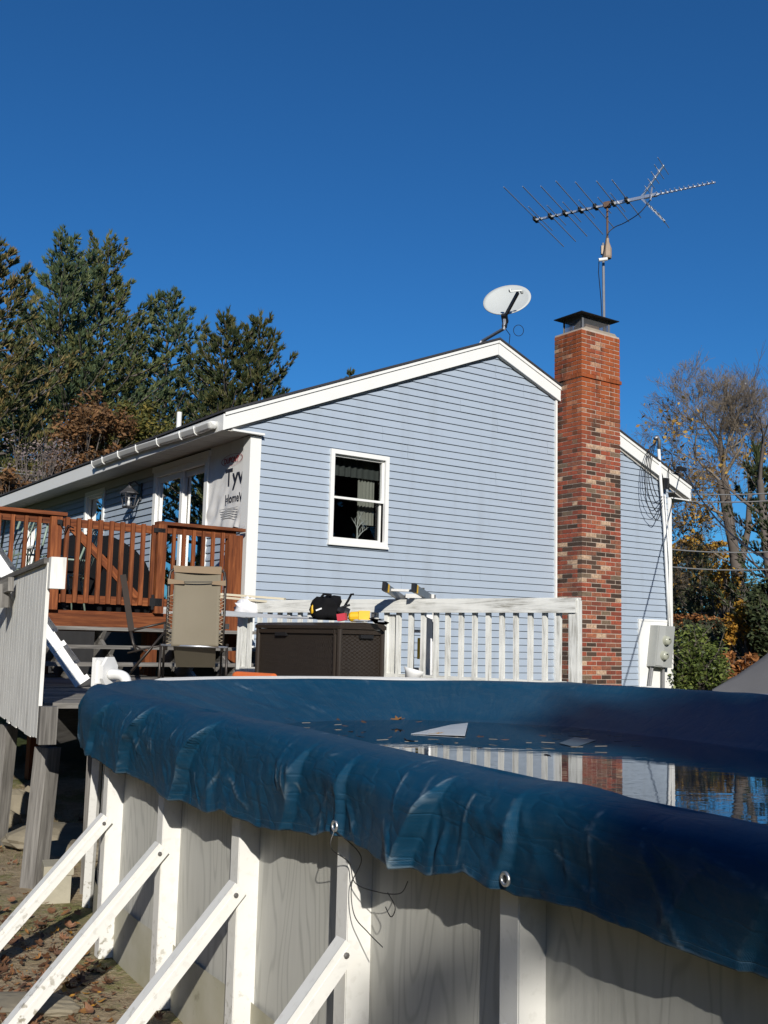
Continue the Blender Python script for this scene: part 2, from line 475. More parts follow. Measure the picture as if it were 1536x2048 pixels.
for i in range(40):
    for k in range(np_-1):
        gut.f.append((b0+i*np_+k, b0+i*np_+k+1, b0+(i+1)*np_+k+1, b0+(i+1)*np_+k)); gut.uv += [(0, 0)]*4; gut.r.append(0)
for i in (0, 40): gut.face([W(EAVE_T-.022-q, -ls[i], gz(ls[i])+z) for q, z in [(q_*.72, z_*.72) for q_, z_ in prof]])
gobj = obj('gutter', gut, M_TRIM, house, smooth=True)
sm = gobj.modifiers.new('thick', 'SOLIDIFY'); sm.thickness = .003
for l in (.55, 1.0, 1.75, 2.5, 3.2, 3.85, 4.3):
    mb = MB()
    pts = [W(EAVE_T-.02-q, -l, gz(l)+z) for q, z in ((.096, .02), (.099, -.008), (.088, -.062), (.058, -.085), (.022, -.085))]
    mb.tube(pts, .009, 6); obj('gutter_bracket', mb, M_TRIM, gobj, smooth=True)
mb = MB(); mb.lathe([(.042, 0), (.042, .46)], W(.9, -4.6, roof_top(.9)-.02), n=14); obj('vent_pipe', mb, M_TRIM, house)

# ---- windows and door
def frame_ring(mb, fr, x0, x1, z0, z1, wd, q0, q1):
    mb.abox(x0, x1, q0, q1, z1-wd, z1, fr); mb.abox(x0, x1, q0, q1, z0, z0+wd, fr)
    mb.abox(x0, x0+wd, q0, q1, z0+wd, z1-wd, fr); mb.abox(x1-wd, x1, q0, q1, z0+wd, z1-wd, fr)
def curtain(mb, fr, x0, x1, z0, z1, q, amp=.03, fr_n=7, seed=0):
    n = 48
    for i in range(n):
        a, b = x0+(x1-x0)*i/n, x0+(x1-x0)*(i+1)/n
        f = lambda x: q+amp*math.sin((x-x0)*2*math.pi*fr_n/(x1-x0)+seed)*(.6+.4*math.sin(x*9+seed))
        mb.face([fr(a, f(a), z0), fr(b, f(b), z0), fr(b, f(b)*1.0, z1), fr(a, f(a), z1)])
win = MB(); frame_ring(win, W, *WIN, .058, .0, .05)
win.abox(WIN[0]-.012, WIN[1]+.012, .0, .062, WIN[2]-.03, WIN[2]-.002, W)
wobj = obj('gable_window', win, M_TRIM, house, bevel=.004)
GX = (WIN[0]+.058, WIN[1]-.058, WIN[2]+.058, WIN[3]-.058); zm = 3.425
mb = MB(); frame_ring(mb, W, GX[0], GX[1], zm-.02, GX[3], .028, -.045, .002)
obj('window_sash', mb, M_TRIM, wobj, bevel=.003)
mb = MB(); frame_ring(mb, W, GX[0], GX[1], GX[2], zm+.018, .028, -.08, -.047)
obj('window_sash', mb, M_TRIM, wobj, bevel=.003)
mb = MB(); mb.face([W(GX[0], -.03, zm), W(GX[1], -.03, zm), W(GX[1], -.03, GX[3]), W(GX[0], -.03, GX[3])])
obj('window_pane', mb, M_GLASS, wobj)
mb = MB(); mb.face([W(GX[0], -.065, GX[2]), W(GX[1], -.065, GX[2]), W(GX[1], -.065, zm), W(GX[0], -.065, zm)])
obj('window_pane', mb, M_GLASS, wobj)
M_CURT = simple('pale_curtain', (.17, .165, .14), .9, .1, 8, bmp=.2)
# room behind the gable window
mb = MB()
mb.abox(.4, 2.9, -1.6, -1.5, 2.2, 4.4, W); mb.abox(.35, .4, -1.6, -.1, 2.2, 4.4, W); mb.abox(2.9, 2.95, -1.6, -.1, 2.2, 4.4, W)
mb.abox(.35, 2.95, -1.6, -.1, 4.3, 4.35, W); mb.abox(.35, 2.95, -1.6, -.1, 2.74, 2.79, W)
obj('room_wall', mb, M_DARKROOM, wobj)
mb = MB(); curtain(mb, W, WIN[1]-.33, WIN[1]-.06, 3.12, 3.99, -.22, .02, 5)
curtain(mb, W, WIN[0]+.05, WIN[0]+.21, 3.60, 3.99, -.24, .02, 3, 2.0)
obj('curtain', mb, M_CURT, wobj)
mb = MB(); curtain(mb, W, WIN[0]+.03, WIN[1]-.03, 3.74, 4.02, -.17, .018, 9, 1.0)
obj('valance', mb, simple('dark_valance', (.03, .033, .03), .9, .2, 8, bmp=.1), wobj)
M_TWIG = simple('white_twig', (.30, .30, .28), .7, .1, 20, bmp=.1)
def twig(mb, p, d, L, r, lev, rr):
    q = p+d*L; md = (p+q)/2+Vector((rr.uniform(-.06, .06), 0, rr.uniform(-.03, .06)))*L
    mb.tube([p, md, q], [r, r*.8, r*.6], 5, False)
    if lev > 0:
        for s_ in (-1, 1):
            for f_ in (.45, .95):
                if rr.random() < .85:
                    dd = (d+G*s_*rr.uniform(.45, .9)+ZV*rr.uniform(0, .5)).normalized()
                    twig(mb, p+(q-p)*f_, dd, L*rr.uniform(.5, .75), r*.55, lev-1, rr)
rr = random.Random(3)
mb = MB(); mb.tube([W(1.63, -.2, 2.79), W(1.635, -.2, 3.0)], [.016, .013], 6); twig(mb, W(1.635, -.2, 2.98), ZV, .17, .012, 3, rr)
twig(mb, W(1.634, -.2, 2.93), (ZV+G*.9).normalized(), .13, .009, 2, rr)
obj('twig_lamp', mb, M_TWIG, wobj)
mb = MB(); twig(mb, W(1.06, -.2, 2.8), (ZV+G*.25).normalized(), .2, .009, 3, rr)
obj('twig_lamp', mb, M_TWIG, wobj)
mb = MB(); mb.lathe([(.04, 0), (.042, .09), (.012, .13), (.012, .16)], W(1.23, -.2, 2.792), n=12)
obj('bottle', mb, simple('dark_bottle', (.05, .055, .05), .25, .1, 5, bmp=0), wobj, smooth=True)
mb = MB(); frame_ring(mb, W, 1.31, 1.41, 2.792, 2.875, .018, -.2, -.185)
obj('picture_frame', mb, simple('silver_frame', (.25, .25, .24), .4, .1, 5, .3, 0), wobj)

def sidewin(x0, x1, z0, z1, name, curt):
    mb = MB(); frame_ring(mb, LFR, x0, x1, z0, z1, .075, -.02, .035)
    r_ = obj(name, mb, M_TRIM, house, bevel=.004)
    mb = MB(); frame_ring(mb, LFR, x0+.075, x1-.075, (z0+z1)/2-.02, z1-.075, .04, -.05, .0); frame_ring(mb, LFR, x0+.075, x1-.075, z0+.075, (z0+z1)/2+.02, .04, -.08, -.05)
    obj('window_sash', mb, M_TRIM, r_)
    mb = MB(); mb.face([LFR(x0+.1, -.06, z0+.1), LFR(x1-.1, -.06, z0+.1), LFR(x1-.1, -.06, z1-.1), LFR(x0+.1, -.06, z1-.1)]); obj('window_pane', mb, M_GLASS, r_)
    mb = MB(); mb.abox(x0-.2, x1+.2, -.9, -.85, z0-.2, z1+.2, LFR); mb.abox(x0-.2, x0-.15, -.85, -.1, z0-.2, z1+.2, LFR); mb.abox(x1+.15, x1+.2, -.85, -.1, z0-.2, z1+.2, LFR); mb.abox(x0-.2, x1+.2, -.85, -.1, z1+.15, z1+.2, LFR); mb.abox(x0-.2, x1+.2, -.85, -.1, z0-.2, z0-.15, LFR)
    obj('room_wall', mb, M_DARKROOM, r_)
    return r_
sidewin(*LW2, 'side_window', 0); sidewin(*LW3, 'side_window', 0)
x0, x1, z0, z1 = DOOR; xm = 2.10
mb = MB(); frame_ring(mb, LFR, x0, x1, z0, z1, .10, -.03, .04); mb.abox(x0-.04, x1+.04, -.0, .05, z1-.02, z1+.06, LFR)
door = obj('sliding_door', mb, M_TRIM, house, bevel=.005)
for (a_, b_, q) in ((x0+.1, xm+.05, -.045), (xm-.05, x1-.1, .0)):
    mb = MB(); frame_ring(mb, LFR, a_, b_, z0+.1, z1-.1, .085, q-.035, q)
    obj('door_leaf', mb, M_TRIM, door, bevel=.004)
    mb = MB(); mb.face([LFR(a_+.08, q-.02, z0+.15), LFR(b_-.08, q-.02, z0+.15), LFR(b_-.08, q-.02, z1-.15), LFR(a_+.08, q-.02, z1-.15)])
    obj('door_pane', mb, M_GLASS, door)
mb = MB(); curtain(mb, LFR, x0+.12, x0+.62, z0+.1, z1-.22, -.18, .035, 6)
obj('curtain', mb, simple('green_curtain', (.20, .29, .17), .9, .12, 7, bmp=.2), door, label='pale green curtain behind the right door leaf')
mb = MB(); curtain(mb, LFR, xm+.18, x1-.08, z0+.1, z1-.6, -.2, .03, 7)
obj('curtain', mb, simple('grey_curtain', (.13, .125, .12), .9, .12, 7, bmp=.2), door, label='grey curtain behind the left door leaf')
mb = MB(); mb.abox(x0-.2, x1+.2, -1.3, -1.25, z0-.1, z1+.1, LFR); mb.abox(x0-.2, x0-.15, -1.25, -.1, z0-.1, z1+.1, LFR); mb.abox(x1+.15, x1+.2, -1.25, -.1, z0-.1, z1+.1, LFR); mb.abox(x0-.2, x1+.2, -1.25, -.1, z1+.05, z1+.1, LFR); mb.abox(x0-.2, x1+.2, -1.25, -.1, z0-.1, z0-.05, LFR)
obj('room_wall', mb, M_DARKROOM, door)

# ---- house wrap with its print
M_WRAP, t, p = nm('house_wrap_film')
v = coords(t); n = nz(t, v, 3, 6, .6, 1.0)
t.links.new(ramp(t, n, [(.3, (.68, .67, .65)), (.7, (.80, .79, .77))]), p.inputs['Base Color']); p.inputs['Roughness'].default_value = .55
wr = MB(); nx, nzz = 44, 60
def wrap_q(l, z):
    k = max(0, 1-(z-2.93)/.75)
    return .012+.03*k*abs(math.sin((l*9+z*7)+2*mnoise.noise((l*3, z*2, 1))))**2+.008*mnoise.noise((l*5, z*4, 3))
b0 = len(wr.v)
for i in range(nx+1):
    for j in range(nzz+1):
        l = .02+1.14*i/nx; z = 2.93+(4.068-2.93)*j/nzz + (.03*mnoise.noise((l*4, 0, 9)) if j == 0 else 0)
        wr.v.append(tuple(LFR(l, wrap_q(l, z), z)))
for i in range(nx):
    for j in range(nzz):
        a_ = b0+i*(nzz+1)+j; wr.f.append((a_, a_+1, a_+nzz+2, a_+nzz+1)); wr.uv += [(0, 0)]*4; wr.r.append(0)
wrap = obj('house_wrap', wr, M_WRAP, house, smooth=True)
def text_mesh(txt, size, org, xdir, ydir, mat, name, parent, sx=1.0, shear=0.0):
    cu = bpy.data.curves.new('lettering', 'FONT'); cu.body = txt; cu.size = size; cu.extrude = .0012; cu.shear = shear; cu.resolution_u = 3; cu.offset = size*.012
    to = bpy.data.objects.new('lettering', cu); COL.objects.link(to)
    dg = bpy.context.evaluated_depsgraph_get(); me0 = bpy.data.meshes.new_from_object(to.evaluated_get(dg))
    bpy.data.objects.remove(to)
    mb = MB(); zd = xdir.cross(ydir)
    mb.v = [tuple(org+xdir*(v_.co.x*sx)+ydir*v_.co.y+zd*v_.co.z) for v_ in me0.vertices]
    lim = LFR(.12, 0, 0).dot(N)
    mb.f = [tuple(p_.vertices) for p_ in me0.polygons if all(Vector(mb.v[i_]).dot(N) < lim for i_ in p_.vertices)]; mb.r = [0]*len(mb.f); mb.uv = [(0, 0)]*sum(len(f_) for f_ in mb.f)
    bpy.data.meshes.remove(me0)
    return obj(name, mb, mat, parent)
M_INK = simple('dark_blue_ink', (.012, .014, .03), .7, .1, 5, bmp=0)
M_REDINK = simple('red_ink', (.36, .03, .03), .7, .1, 5, bmp=0)
text_mesh('Tyvek', .31, LFR(.665, .026, 3.50), N, ZV, M_INK, 'lettering', wrap, 1.12)
text_mesh('HomeWrap', .155, LFR(.63, .034, 3.27), N, ZV, M_INK, 'lettering', wrap, 1.0)
text_mesh('DUPONT', .105, LFR(.72, .024, 3.79), N, ZV, M_REDINK, 'lettering', wrap, .95)
mb = MB()
for k in range(26):
    a_ = 2*math.pi*k/26; b_ = 2*math.pi*(k+1)/26
    P = lambda a, s_: LFR(.50+.30*s_*math.cos(a), .024, 3.825+.075*s_*math.sin(a))
    mb.face([P(a_, 1), P(b_, 1), P(b_, .95), P(a_, .95)])
obj('print_oval', mb, M_REDINK, wrap)
mb = MB()
for k in range(5):
    mb.abox(.25, .76-.02*k, .040, .042, 3.19-.03*k, 3.197-.03*k, LFR)
obj('small_print', mb, simple('grey_ink', (.25, .25, .25), .7, .1, 5, bmp=0), wrap)

# ---- chimney (real bricks)
CH0, CH1, CHO, CHTOP = 5.150, 5.995, .53, 6.40
chim = thing('chimney', 'x', 'x', tuple(W(5.57, .26, 0)))
del chim['label']; del chim['category']
chim.parent = house; chim.location = Vector(chim['_w'])-CORN
mb = MB(); mb.abox(CH0+.007, CH1-.007, -.045, CHO-.007, .0, CHTOP-.02, W)
M_MORTAR = simple('mortar', (.46, .38, .31), .95, .25, 20, bmp=.5, bscale=90)
obj('mortar_core', mb, M_MORTAR, chim)
bk = MB(); CR = .0677; rb = random.Random(11)
ncr = int((CHTOP-.05)/CR)
def bval(t, o, z):
    x = rb.random(); band = mnoise.noise((t*1.5+9, o*1.5, z*1.1))
    return x
for k in range(ncr+1):
    zb = k*CR; zc = zb+CR-.012; zmid = (zb+zc)/2
    e = .0
    if k == ncr-10: e = .018
    def course(L, first):
        x = 0.0; out = []; ln = first
        while x < L-.03:
            y = min(L, x+ln)
            if L-y < .05: y = L
            out.append((x, y)); x = y+.013; ln = .194
        return out
    even = k % 2 == 0
    W_ = CH1-CH0
    for (a_, b_) in course(W_, .197 if even else .093):
        bk.abox(CH0-e+a_+(0 if a_ > 0 else 0), CH0+b_+(e if b_ >= W_-.001 else 0), CHO-.09, CHO+e+rb.uniform(-.004, .003), zb+rb.uniform(-.0015, .0015), zc+rb.uniform(-.0015, .0015), W, rb.random())
    D_ = CHO-.09-.010 if even else CHO-.09-.010
    # sides: behind the corner brick
    for (a_, b_) in course(CHO-.10+(.05 if zmid > 4.9 else 0), .093 if even else .197):
        bk.abox(CH0-e+rb.uniform(-.002, .002), CH0+.09, CHO-.10-b_, CHO-.10-a_, zb, zc, W, rb.random())
        bk.abox(CH1-.09, CH1+e+rb.uniform(-.002, .002), CHO-.10-b_, CHO-.10-a_, zb, zc, W, rb.random())
    if zmid > 4.9:   # back face above the roof
        for (a_, b_) in course(W_, .197 if even else .093):
            bk.abox(CH0-e+a_, CH0+b_, -.05, .03, zb, zc, W, rb.random())
M_BRICK, t, p = nm('old_brick'); v = coords(t)
r_ = attr(t, 'rnd')
col = ramp(t, r_, [(0, (.045, .034, .026)), (.15, (.080, .055, .040)), (.25, (.26, .060, .036)), (.46, (.37, .085, .046)), (.64, (.28, .105, .062)), (.76, (.42, .145, .075)), (.86, (.60, .42, .28)), (.93, (.20, .15, .10))], 'CONSTANT')
n1 = nz(t, v, 30, 5); n0 = nz(t, v, 2.2, 5); col = mix(t, ramp(t, n1, [(.35, 0.0), (.75, .75)]), col, (.10, .05, .035)); col = mix(t, ramp(t, n0, [(.50, 0.0), (.75, .55)]), col, (.075, .05, .04))
# orange wash on the upper front, streaked downwards
sx = node(t, 'ShaderNodeSeparateXYZ'); t.links.new(v, sx.inputs[0])
st = nz(t, coords(t, 'Object', (1.6, 1.6, .25)), 1.6, 4)
zf = math_(t, 'MULTIPLY', math_(t, 'SUBTRACT', sx.outputs[2], 4.3), .9, True)
f1 = math_(t, 'MULTIPLY', zf, ramp(t, st, [(.38, 0.0), (.54, .85)]))
col = mix(t, f1, col, (.34, .085, .026))
st2 = nz(t, coords(t, 'Object', (3.0, 3.0, .5)), 1.2, 5)
col = mix(t, math_(t, 'MULTIPLY', zf, ramp(t, st2, [(.60, 0.0), (.72, .55)])), col, (.06, .025, .014))
st3 = nz(t, coords(t, 'Object', (5.0, 5.0, .35)), 1.0, 4)
col = mix(t, math_(t, 'MULTIPLY', zf, ramp(t, st3, [(.56, 0.0), (.66, .7)])), col, (.045, .02, .013))
t.links.new(col, p.inputs['Base Color']); p.inputs['Roughness'].default_value = .9; p.inputs['Specular IOR Level'].default_value = .2
bump(t, p, nz(t, v, 120, 4), .5, .004)
obj('brickwork', bk, M_BRICK, chim, bevel=.004)
mb = MB(); mb.prism([W(CH0+.01, CHO-.01, CHTOP-.045), W(CH1-.01, CHO-.01, CHTOP-.045), W(CH1-.10, CHO-.01, CHTOP+.02), W(CH0+.10, CHO-.01, CHTOP+.02)], N*-(CHO+.03))
obj('chimney_crown', mb, simple('concrete_crown', (.33, .28, .22), .95, .2, 9, bmp=.5, bscale=40), chim, bevel=.02)
cap = MB(); z0 = CHTOP+.02
cx, cy = 5.57, .23
cap.prism([W(cx-.42, cy-.30, z0+.215), W(cx+.42, cy-.30, z0+.215), W(cx+.42, cy+.30, z0+.215), W(cx-.42, cy+.30, z0+.215)], ZV*.012)
for (a_, b_) in (((-.42, -.30), (.42, -.30)), ((.42, -.30), (.42, .30)), ((.42, .30), (-.42, .30)), ((-.42, .30), (-.42, -.30))):
    cap.face([W(cx+a_[0], cy+a_[1], z0+.228), W(cx+b_[0], cy+b_[1], z0+.228), W(cx+b_[0]*.25, cy+b_[1]*.25, z0+.30), W(cx+a_[0]*.25, cy+a_[1]*.25, z0+.30)])
cap.face([W(cx-.105, cy-.075, z0+.30), W(cx+.105, cy-.075, z0+.30), W(cx+.105, cy+.075, z0+.30), W(cx-.105, cy+.075, z0+.30)])
cobj = obj('chimney_cap', cap, M_BLACK, chim)
mb = MB()
for sx_ in (-1, 1):
    for sy_ in (-1, 1): mb.abox(cx+sx_*.29-.02, cx+sx_*.29+.02, cy+sy_*.2-.004, cy+sy_*.2+.004, z0, z0+.215, W)
for k in range(30):
    f_ = -.29+.58*k/29
    for sy_ in (-.2, .2): mb.abox(cx+f_-.0025, cx+f_+.0025, cy+sy_-.0025, cy+sy_+.0025, z0, z0+.215, W)
for k in range(20):
    f_ = -.2+.4*k/19
    for sx_ in (-.29, .29): mb.abox(cx+sx_-.0025, cx+sx_+.0025, cy+f_-.0025, cy+f_+.0025, z0, z0+.215, W)
obj('spark_screen', mb, M_STEEL, chim)
mb = MB(); mb.abox(cx-.15, cx+.15, cy-.12, cy+.12, z0, z0+.12, W)
obj('flue_tile', mb, simple('flue_clay', (.22, .15, .10), .9, .2, 8, bmp=.3), chim)
# utility panel on the gable
mb = MB(); mb.abox(*PAN[:2], .003, .034, PAN[2], PAN[3], W); frame_ring(mb, W, PAN[0]-.015, PAN[1], PAN[2], PAN[3]+.02, .03, .003, .042)
obj('meter_backboard', mb, M_TRIM, house, bevel=.003)

# ================================================================== THINGS FIXED TO THE HOUSE
# wall lantern
M_LANT = simple('pewter_paint', (.075, .075, .08), .5, .2, 12, .4, .05)
lz, ll = 3.62, 3.55
lan = thing('wall_lantern', 'grey metal carriage lantern on the siding left of the glass door', 'lantern', tuple(LFR(ll, .2, lz-.2)))
mb = MB(); ctr = LFR(ll, .2, lz)
S = Vector(LFR(0, 1, 0)-LFR(0, 0, 0)); T = -N
for a_ in (-1, 1):
    for b_ in (-1, 1): mb.beam(ctr+S*.062*a_+T*.062*b_-ZV*.13, ctr+S*.085*a_+T*.085*b_+ZV*.07, .014, .014)
for b_ in (-1, 1):
    mb.beam(ctr+S*-.085+T*.085*b_+ZV*.01, ctr+S*.085+T*.085*b_+ZV*.01, .008, .008); mb.beam(ctr+T*-.085+S*.085*b_+ZV*.01, ctr+T*.085+S*.085*b_+ZV*.01, .008, .008)
mb.lathe([(.08, -.15), (.10, -.135), (.10, -.12)], ctr, n=4)
mb.lathe([(.15, .07), (.145, .085), (.05, .16), (.045, .175), (.02, .185), (.018, .21), (.03, .225), (.005, .25)], ctr, n=8)
obj('lantern_frame', mb, M_LANT, lan)
mb = MB(); mb.abox(ll-.055, ll+.055, .022, .045, lz-.02, lz+.24, LFR); mb.tube([LFR(ll, .04, lz+.2), LFR(ll, .12, lz+.27), LFR(ll, .2, lz+.23)], .012, 6)
mb.tube([LFR(ll, .04, lz+.0), LFR(ll, .08, lz-.1), LFR(ll, .12, lz-.16), LFR(ll, .17, lz-.14)], .01, 6)
obj('lantern_bracket', mb, M_LANT, lan)
mb = MB(); mb.lathe([(.02, -.12), (.024, -.06), (.012, .0), (.03, .02), (.03, .05)], ctr, n=8); obj('lamp_bulb', mb, simple('milky_bulb', (.7, .7, .68), .3, .05, 4, bmp=0), lan, smooth=True)

# satellite dish
db = W(3.95, -.35, roof_top(3.95))
dish = thing('satellite_dish', 'pale oval satellite dish with a black feed arm on the roof ridge', 'satellite dish', tuple(db))
dc = at(1014, 600, 14.9); dn = Vector((-.26, -.80, .54)).normalized()
M_DISH = simple('dish_paint', (.50, .52, .50), .45, .08, 3, bmp=.03)
ux = dn.cross(ZV).normalized(); uy = ux.cross(dn)
mb = MB(); nr, na = 8, 40; b0 = 0
def dpt(r_, a_): return dc + ux*(.365*r_*math.cos(a_)) + uy*(.345*r_*math.sin(a_)) + dn*(.055*(r_*r_-1))
for j in range(1, nr+1):
    for k in range(na): mb.v.append(tuple(dpt(j/nr, 2*math.pi*k/na)))
mb.v.append(tuple(dpt(0, 0)))
for j in range(nr-1):
    for k in range(na):
        k2 = (k+1) % na; mb.f.append((j*na+k, (j+1)*na+k, (j+1)*na+k2, j*na+k2)); mb.uv += [(0, 0)]*4; mb.r.append(0)
for k in range(na): mb.f.append((nr*na, k, (k+1) % na)); mb.uv += [(0, 0)]*3; mb.r.append(0)
d_ = obj('reflector', mb, M_DISH, dish, smooth=True); s_ = d_.modifiers.new('thick', 'SOLIDIFY'); s_.thickness = .012
bot = dc-uy*.345
mb = MB(); tip = at(1036, 585, 14.35)
mb.beam(bot-uy*.02-dn*.03, tip, .03, .055)
mb.beam(bot-dn*.12-uy*.03, bot+dn*.02-uy*.02, .09, .05)
mb.beam(bot-dn*.10-uy*.0, bot-dn*.10-uy*.16, .07, .05)
obj('feed_arm', mb, M_BLACK, dish, bevel=.004)
mb = MB(); t0_ = at(1020, 578, 14.33); t1_ = at(1043, 581, 14.33)
mb.beam(at(1022, 583, 14.33), t1_, .018, .018); mb.beam(t0_, at(1022, 584, 14.33), .02, .02)
for q_ in (t0_, t1_): mb.lathe([(.02, 0), (.026, .03), (.02, .05)], q_, -dn, 10)
obj('feed_head', mb, M_DISH, dish)
mb = MB(); el = bot-dn*.10-uy*.16
mb.tube([el+ZV*.12, el-ZV*.02, db+Vector((-.02, 0, .12)), db+Vector((-.10, 0, .0))], .026, 8); mb.abox(db.x-.2, db.x, db.y-.08, db.y+.08, db.z-.02, db.z+.012)
obj('mast', mb, M_ALU, dish)
mb = MB(); cl = at(1037, 661, 14.8)
mb.tube([cl+Vector((.075*math.cos(a), 0, .085*math.sin(a))) for a in [i*math.pi/9 for i in range(19)]], .005, 5)
mb.tube([el, at(1020, 670, 14.85), at(1018, 690, 14.9), at(1022, 700, 14.95)], .006, 5); obj('cable', mb, M_BLACK, dish)

# television antenna
mast_b = W(5.72, -.05, CHTOP); mbx = at(1209, 640, mast_b.y)
ant = thing('television_antenna', 'long aluminium television antenna with many rods on a mast above the chimney', 'antenna', (mbx.x, mbx.y, CHTOP-.5))
Ym = mbx.y
bl = at(1068, 440, Ym+.72); br = at(1431, 365, Ym-.78); br.z = (br.z+bl.z)/2+.02; bl.z = br.z-.04
bd = (br-bl).normalized(); ed = Vector((-bd.y, bd.x, 0)).normalized()
BL = (br-bl).length
M_ANT = simple('bright_aluminium', (.66, .67, .68), .35, .06, 10, .8, .02)
bp = lambda f_: bl+(br-bl)*f_
mb = MB(); mb.beam(bl, bp(.70), .032, .032); mb.beam(bp(.42), bp(.68), .03, .05); mb.beam(bp(.66)+ZV*.0, br, .022, .022)
obj('boom', mb, M_ANT, ant, bevel=.003)
def rod(f_, L, up=.02, r_=.009, a=None):
    mb = MB(); c_ = bp(f_)+ZV*up
    mb.tube([c_-ed*L/2, c_+ed*L/2], r_, 5); obj('rod', mb, M_ANT, ant)
for f_, L in ((.01, 2.75), (.10, 2.5), (.185, 2.25), (.275, 2.35), (.36, 2.0), (.46, 1.75), (.535, 1.6)): rod(f_, L*1.0)
for f_, L in ((.04, 1.1), (.135, .9), (.225, .9), (.31, .8), (.41, .7), (.485, .8)): rod(f_, L, .0, .0075)
mb = MB()
for f_ in (.01, .10, .185, .275, .36, .46, .535): mb.box(bp(f_)+ZV*.005, bd, ed, ZV, .05, .16, .06)
for f_ in (.04, .135, .225, .31, .41): mb.box(bp(f_)+ZV*.0, bd, ed, ZV, .03, .05, .045)
obj('insulator', mb, M_BLACK, ant, bevel=.005)
for k in range(13): rod(.70+.30*k/12.6, .16-.004*k, .012, .008)
mb = MB(); pv = bp(.615)
for sg in (1, -1):
    tip = pv+bd*.36+ZV*sg*.47
    mb.beam(pv+ZV*.02*sg, tip, .03, .03)
obj('reflector_arm', mb, M_ANT, ant, bevel=.003)
for sg in (1, -1):
    for k in range(5):
        c_ = pv+(bd*.36+ZV*sg*.47)*(.25+.72*k/4)
        mb = MB(); L = .30+.09*k; mb.tube([c_-ed*L/2, c_+ed*L/2], .007, 5); obj('rod', mb, M_ANT, ant)
mb = MB(); mb.tube([bp(.67)-ed*.1-ZV*.12, bp(.67)+ZV*.13], .015, 6); mb.box(bp(.665), bd, ed, ZV, .2, .05, .05); obj('feed_dipole', mb, M_ANT, ant)
topm = bp(.425); rot_c = Vector((topm.x, topm.y, at(1221, 497, Ym).z))
low = Vector((mbx.x-.0, mbx.y, CHTOP-.45)); lowt = Vector((rot_c.x-.07, rot_c.y, rot_c.z+.12))
M_RUST = simple('rusty_mast', (.16, .10, .07), .8, .35, 14, .3, .2)
mb = MB(); mb.tube([low, lowt], .022, 8); obj('mast', mb, M_STEEL, ant)
mb = MB(); mb.tube([rot_c, topm+ZV*.03], .018, 8); mb.box(topm-ZV*.0, bd, ed, ZV, .10, .08, .09); obj('upper_mast', mb, M_RUST, ant)
mb = MB(); mb.lathe([(.062, -.14), (.07, -.11), (.07, .02), (.05, .08), (.03, .14), (.028, .2)], rot_c, n=12); mb.box(rot_c+Vector((-.07, 0, 0)), (1, 0, 0), (0, 1, 0), (0, 0, 1), .07, .06, .14)
obj('rotator', mb, simple('rotator_case', (.34, .26, .19), .6, .25, 10, .2, .1), ant, smooth=False)
mb = MB(); pz = at(1206, 519, Ym-.05); mb.tube([pz+Vector((-.07, 0, -.01)), pz+Vector((.07, 0, .01))], .028, 10); obj('splitter_tube', mb, M_TRIM, ant)
mb = MB()
mb.tube(spl([bp(.665)-ZV*.05, at(1280, 425, Ym-.3), at(1250, 445, Ym-.1), at(1228, 455, Ym), at(1214, 470, Ym), at(1210, 495, Ym), at(1206, 515, Ym)], 5), .008, 5)
mb.tube([at(1198, 520, Ym), at(1197, 545, Ym), at(1202, 600, Ym), at(1204, 640, Ym)], .007, 5); obj('cable', mb, M_BLACK, ant)

# electric meter pair, conduits and service drop
met = thing('electric_meter', 'grey twin electric meter box with two round glass dials on a white board', 'meter', tuple(W(7.4, .1, 1.24)))
mA = lambda t, o, z: W(t, o, z)
tl = lambda z: -.12*(1.92-z)/.66*1.0
mb = MB()
mb.prism([mA(7.235, .035, 1.925), mA(7.66, .035, 1.915), mA(7.56, .035, 1.245), mA(7.13, .035, 1.27)], N*.15)
obj('meter_box', mb, simple('grey_enamel', (.36, .37, .35), .5, .1, 6, .1, .05), met, bevel=.008)
mb = MB(); mb.prism([mA(7.27, .186, 1.91), mA(7.42, .186, 1.905), mA(7.33, .186, 1.275), mA(7.165, .186, 1.285)], N*.012)
obj('box_cover', mb, simple('grey_enamel_cover', (.42, .43, .41), .5, .1, 6, .1, .05), met, bevel=.004)
for q_ in ((1331, 1281), (1326, 1311)):
    pc = gab(*q_, .19); mb = MB()
    mb.lathe([(.082, 0), (.082, .015), (.074, .025), (.072, .055), (.058, .078), (.0, .085)], pc, N, 20, caps=False)
    dd = obj('meter_dial', mb, simple('meter_glass', (.40, .41, .33), .2, .1, 5, .0, 0), met, smooth=True)
    mb = MB(); mb.box(pc+N*.084+ZV*.02, G, N, ZV, .03, .01, .02); obj('dial_plate', mb, M_BLACK, dd)
mb = MB(); mb.tube([W(7.19, .1, 1.28), W(7.12, .1, .95), W(7.1, .1, .6)], .03, 8); mb.tube([W(7.46, .1, 1.25), W(7.44, .1, .6)], .025, 8)
obj('conduit', mb, M_STEEL, met)
mb = MB(); mb.abox(6.98, 7.22, .04, .16, .78, .95, W); single('utility_box', mb, M_TRIM, 'small white utility box at the foot of the meter board', 'box', bevel=.02)
serv = thing('service_mast', 'white service entrance conduit with looped cables at the right house corner', 'cable mast', tuple(W(7.6, .08, 1.9)))
mb = MB(); mb.tube([W(7.42, .09, 4.85), W(7.46, .09, 4.3), W(7.55, .08, 3.6), W(7.62, .07, 2.6), W(7.66, .07, 1.9)], .026, 8)
mb.tube([W(7.60, .06, 4.1), W(7.70, .05, 3.0), W(7.70, .05, 2.2), W(7.6, .12, 1.9)], .012, 6)
obj('conduit', mb, M_TRIM, serv, smooth=True)
mb = MB(); tq = W(7.42, .10, 4.85)
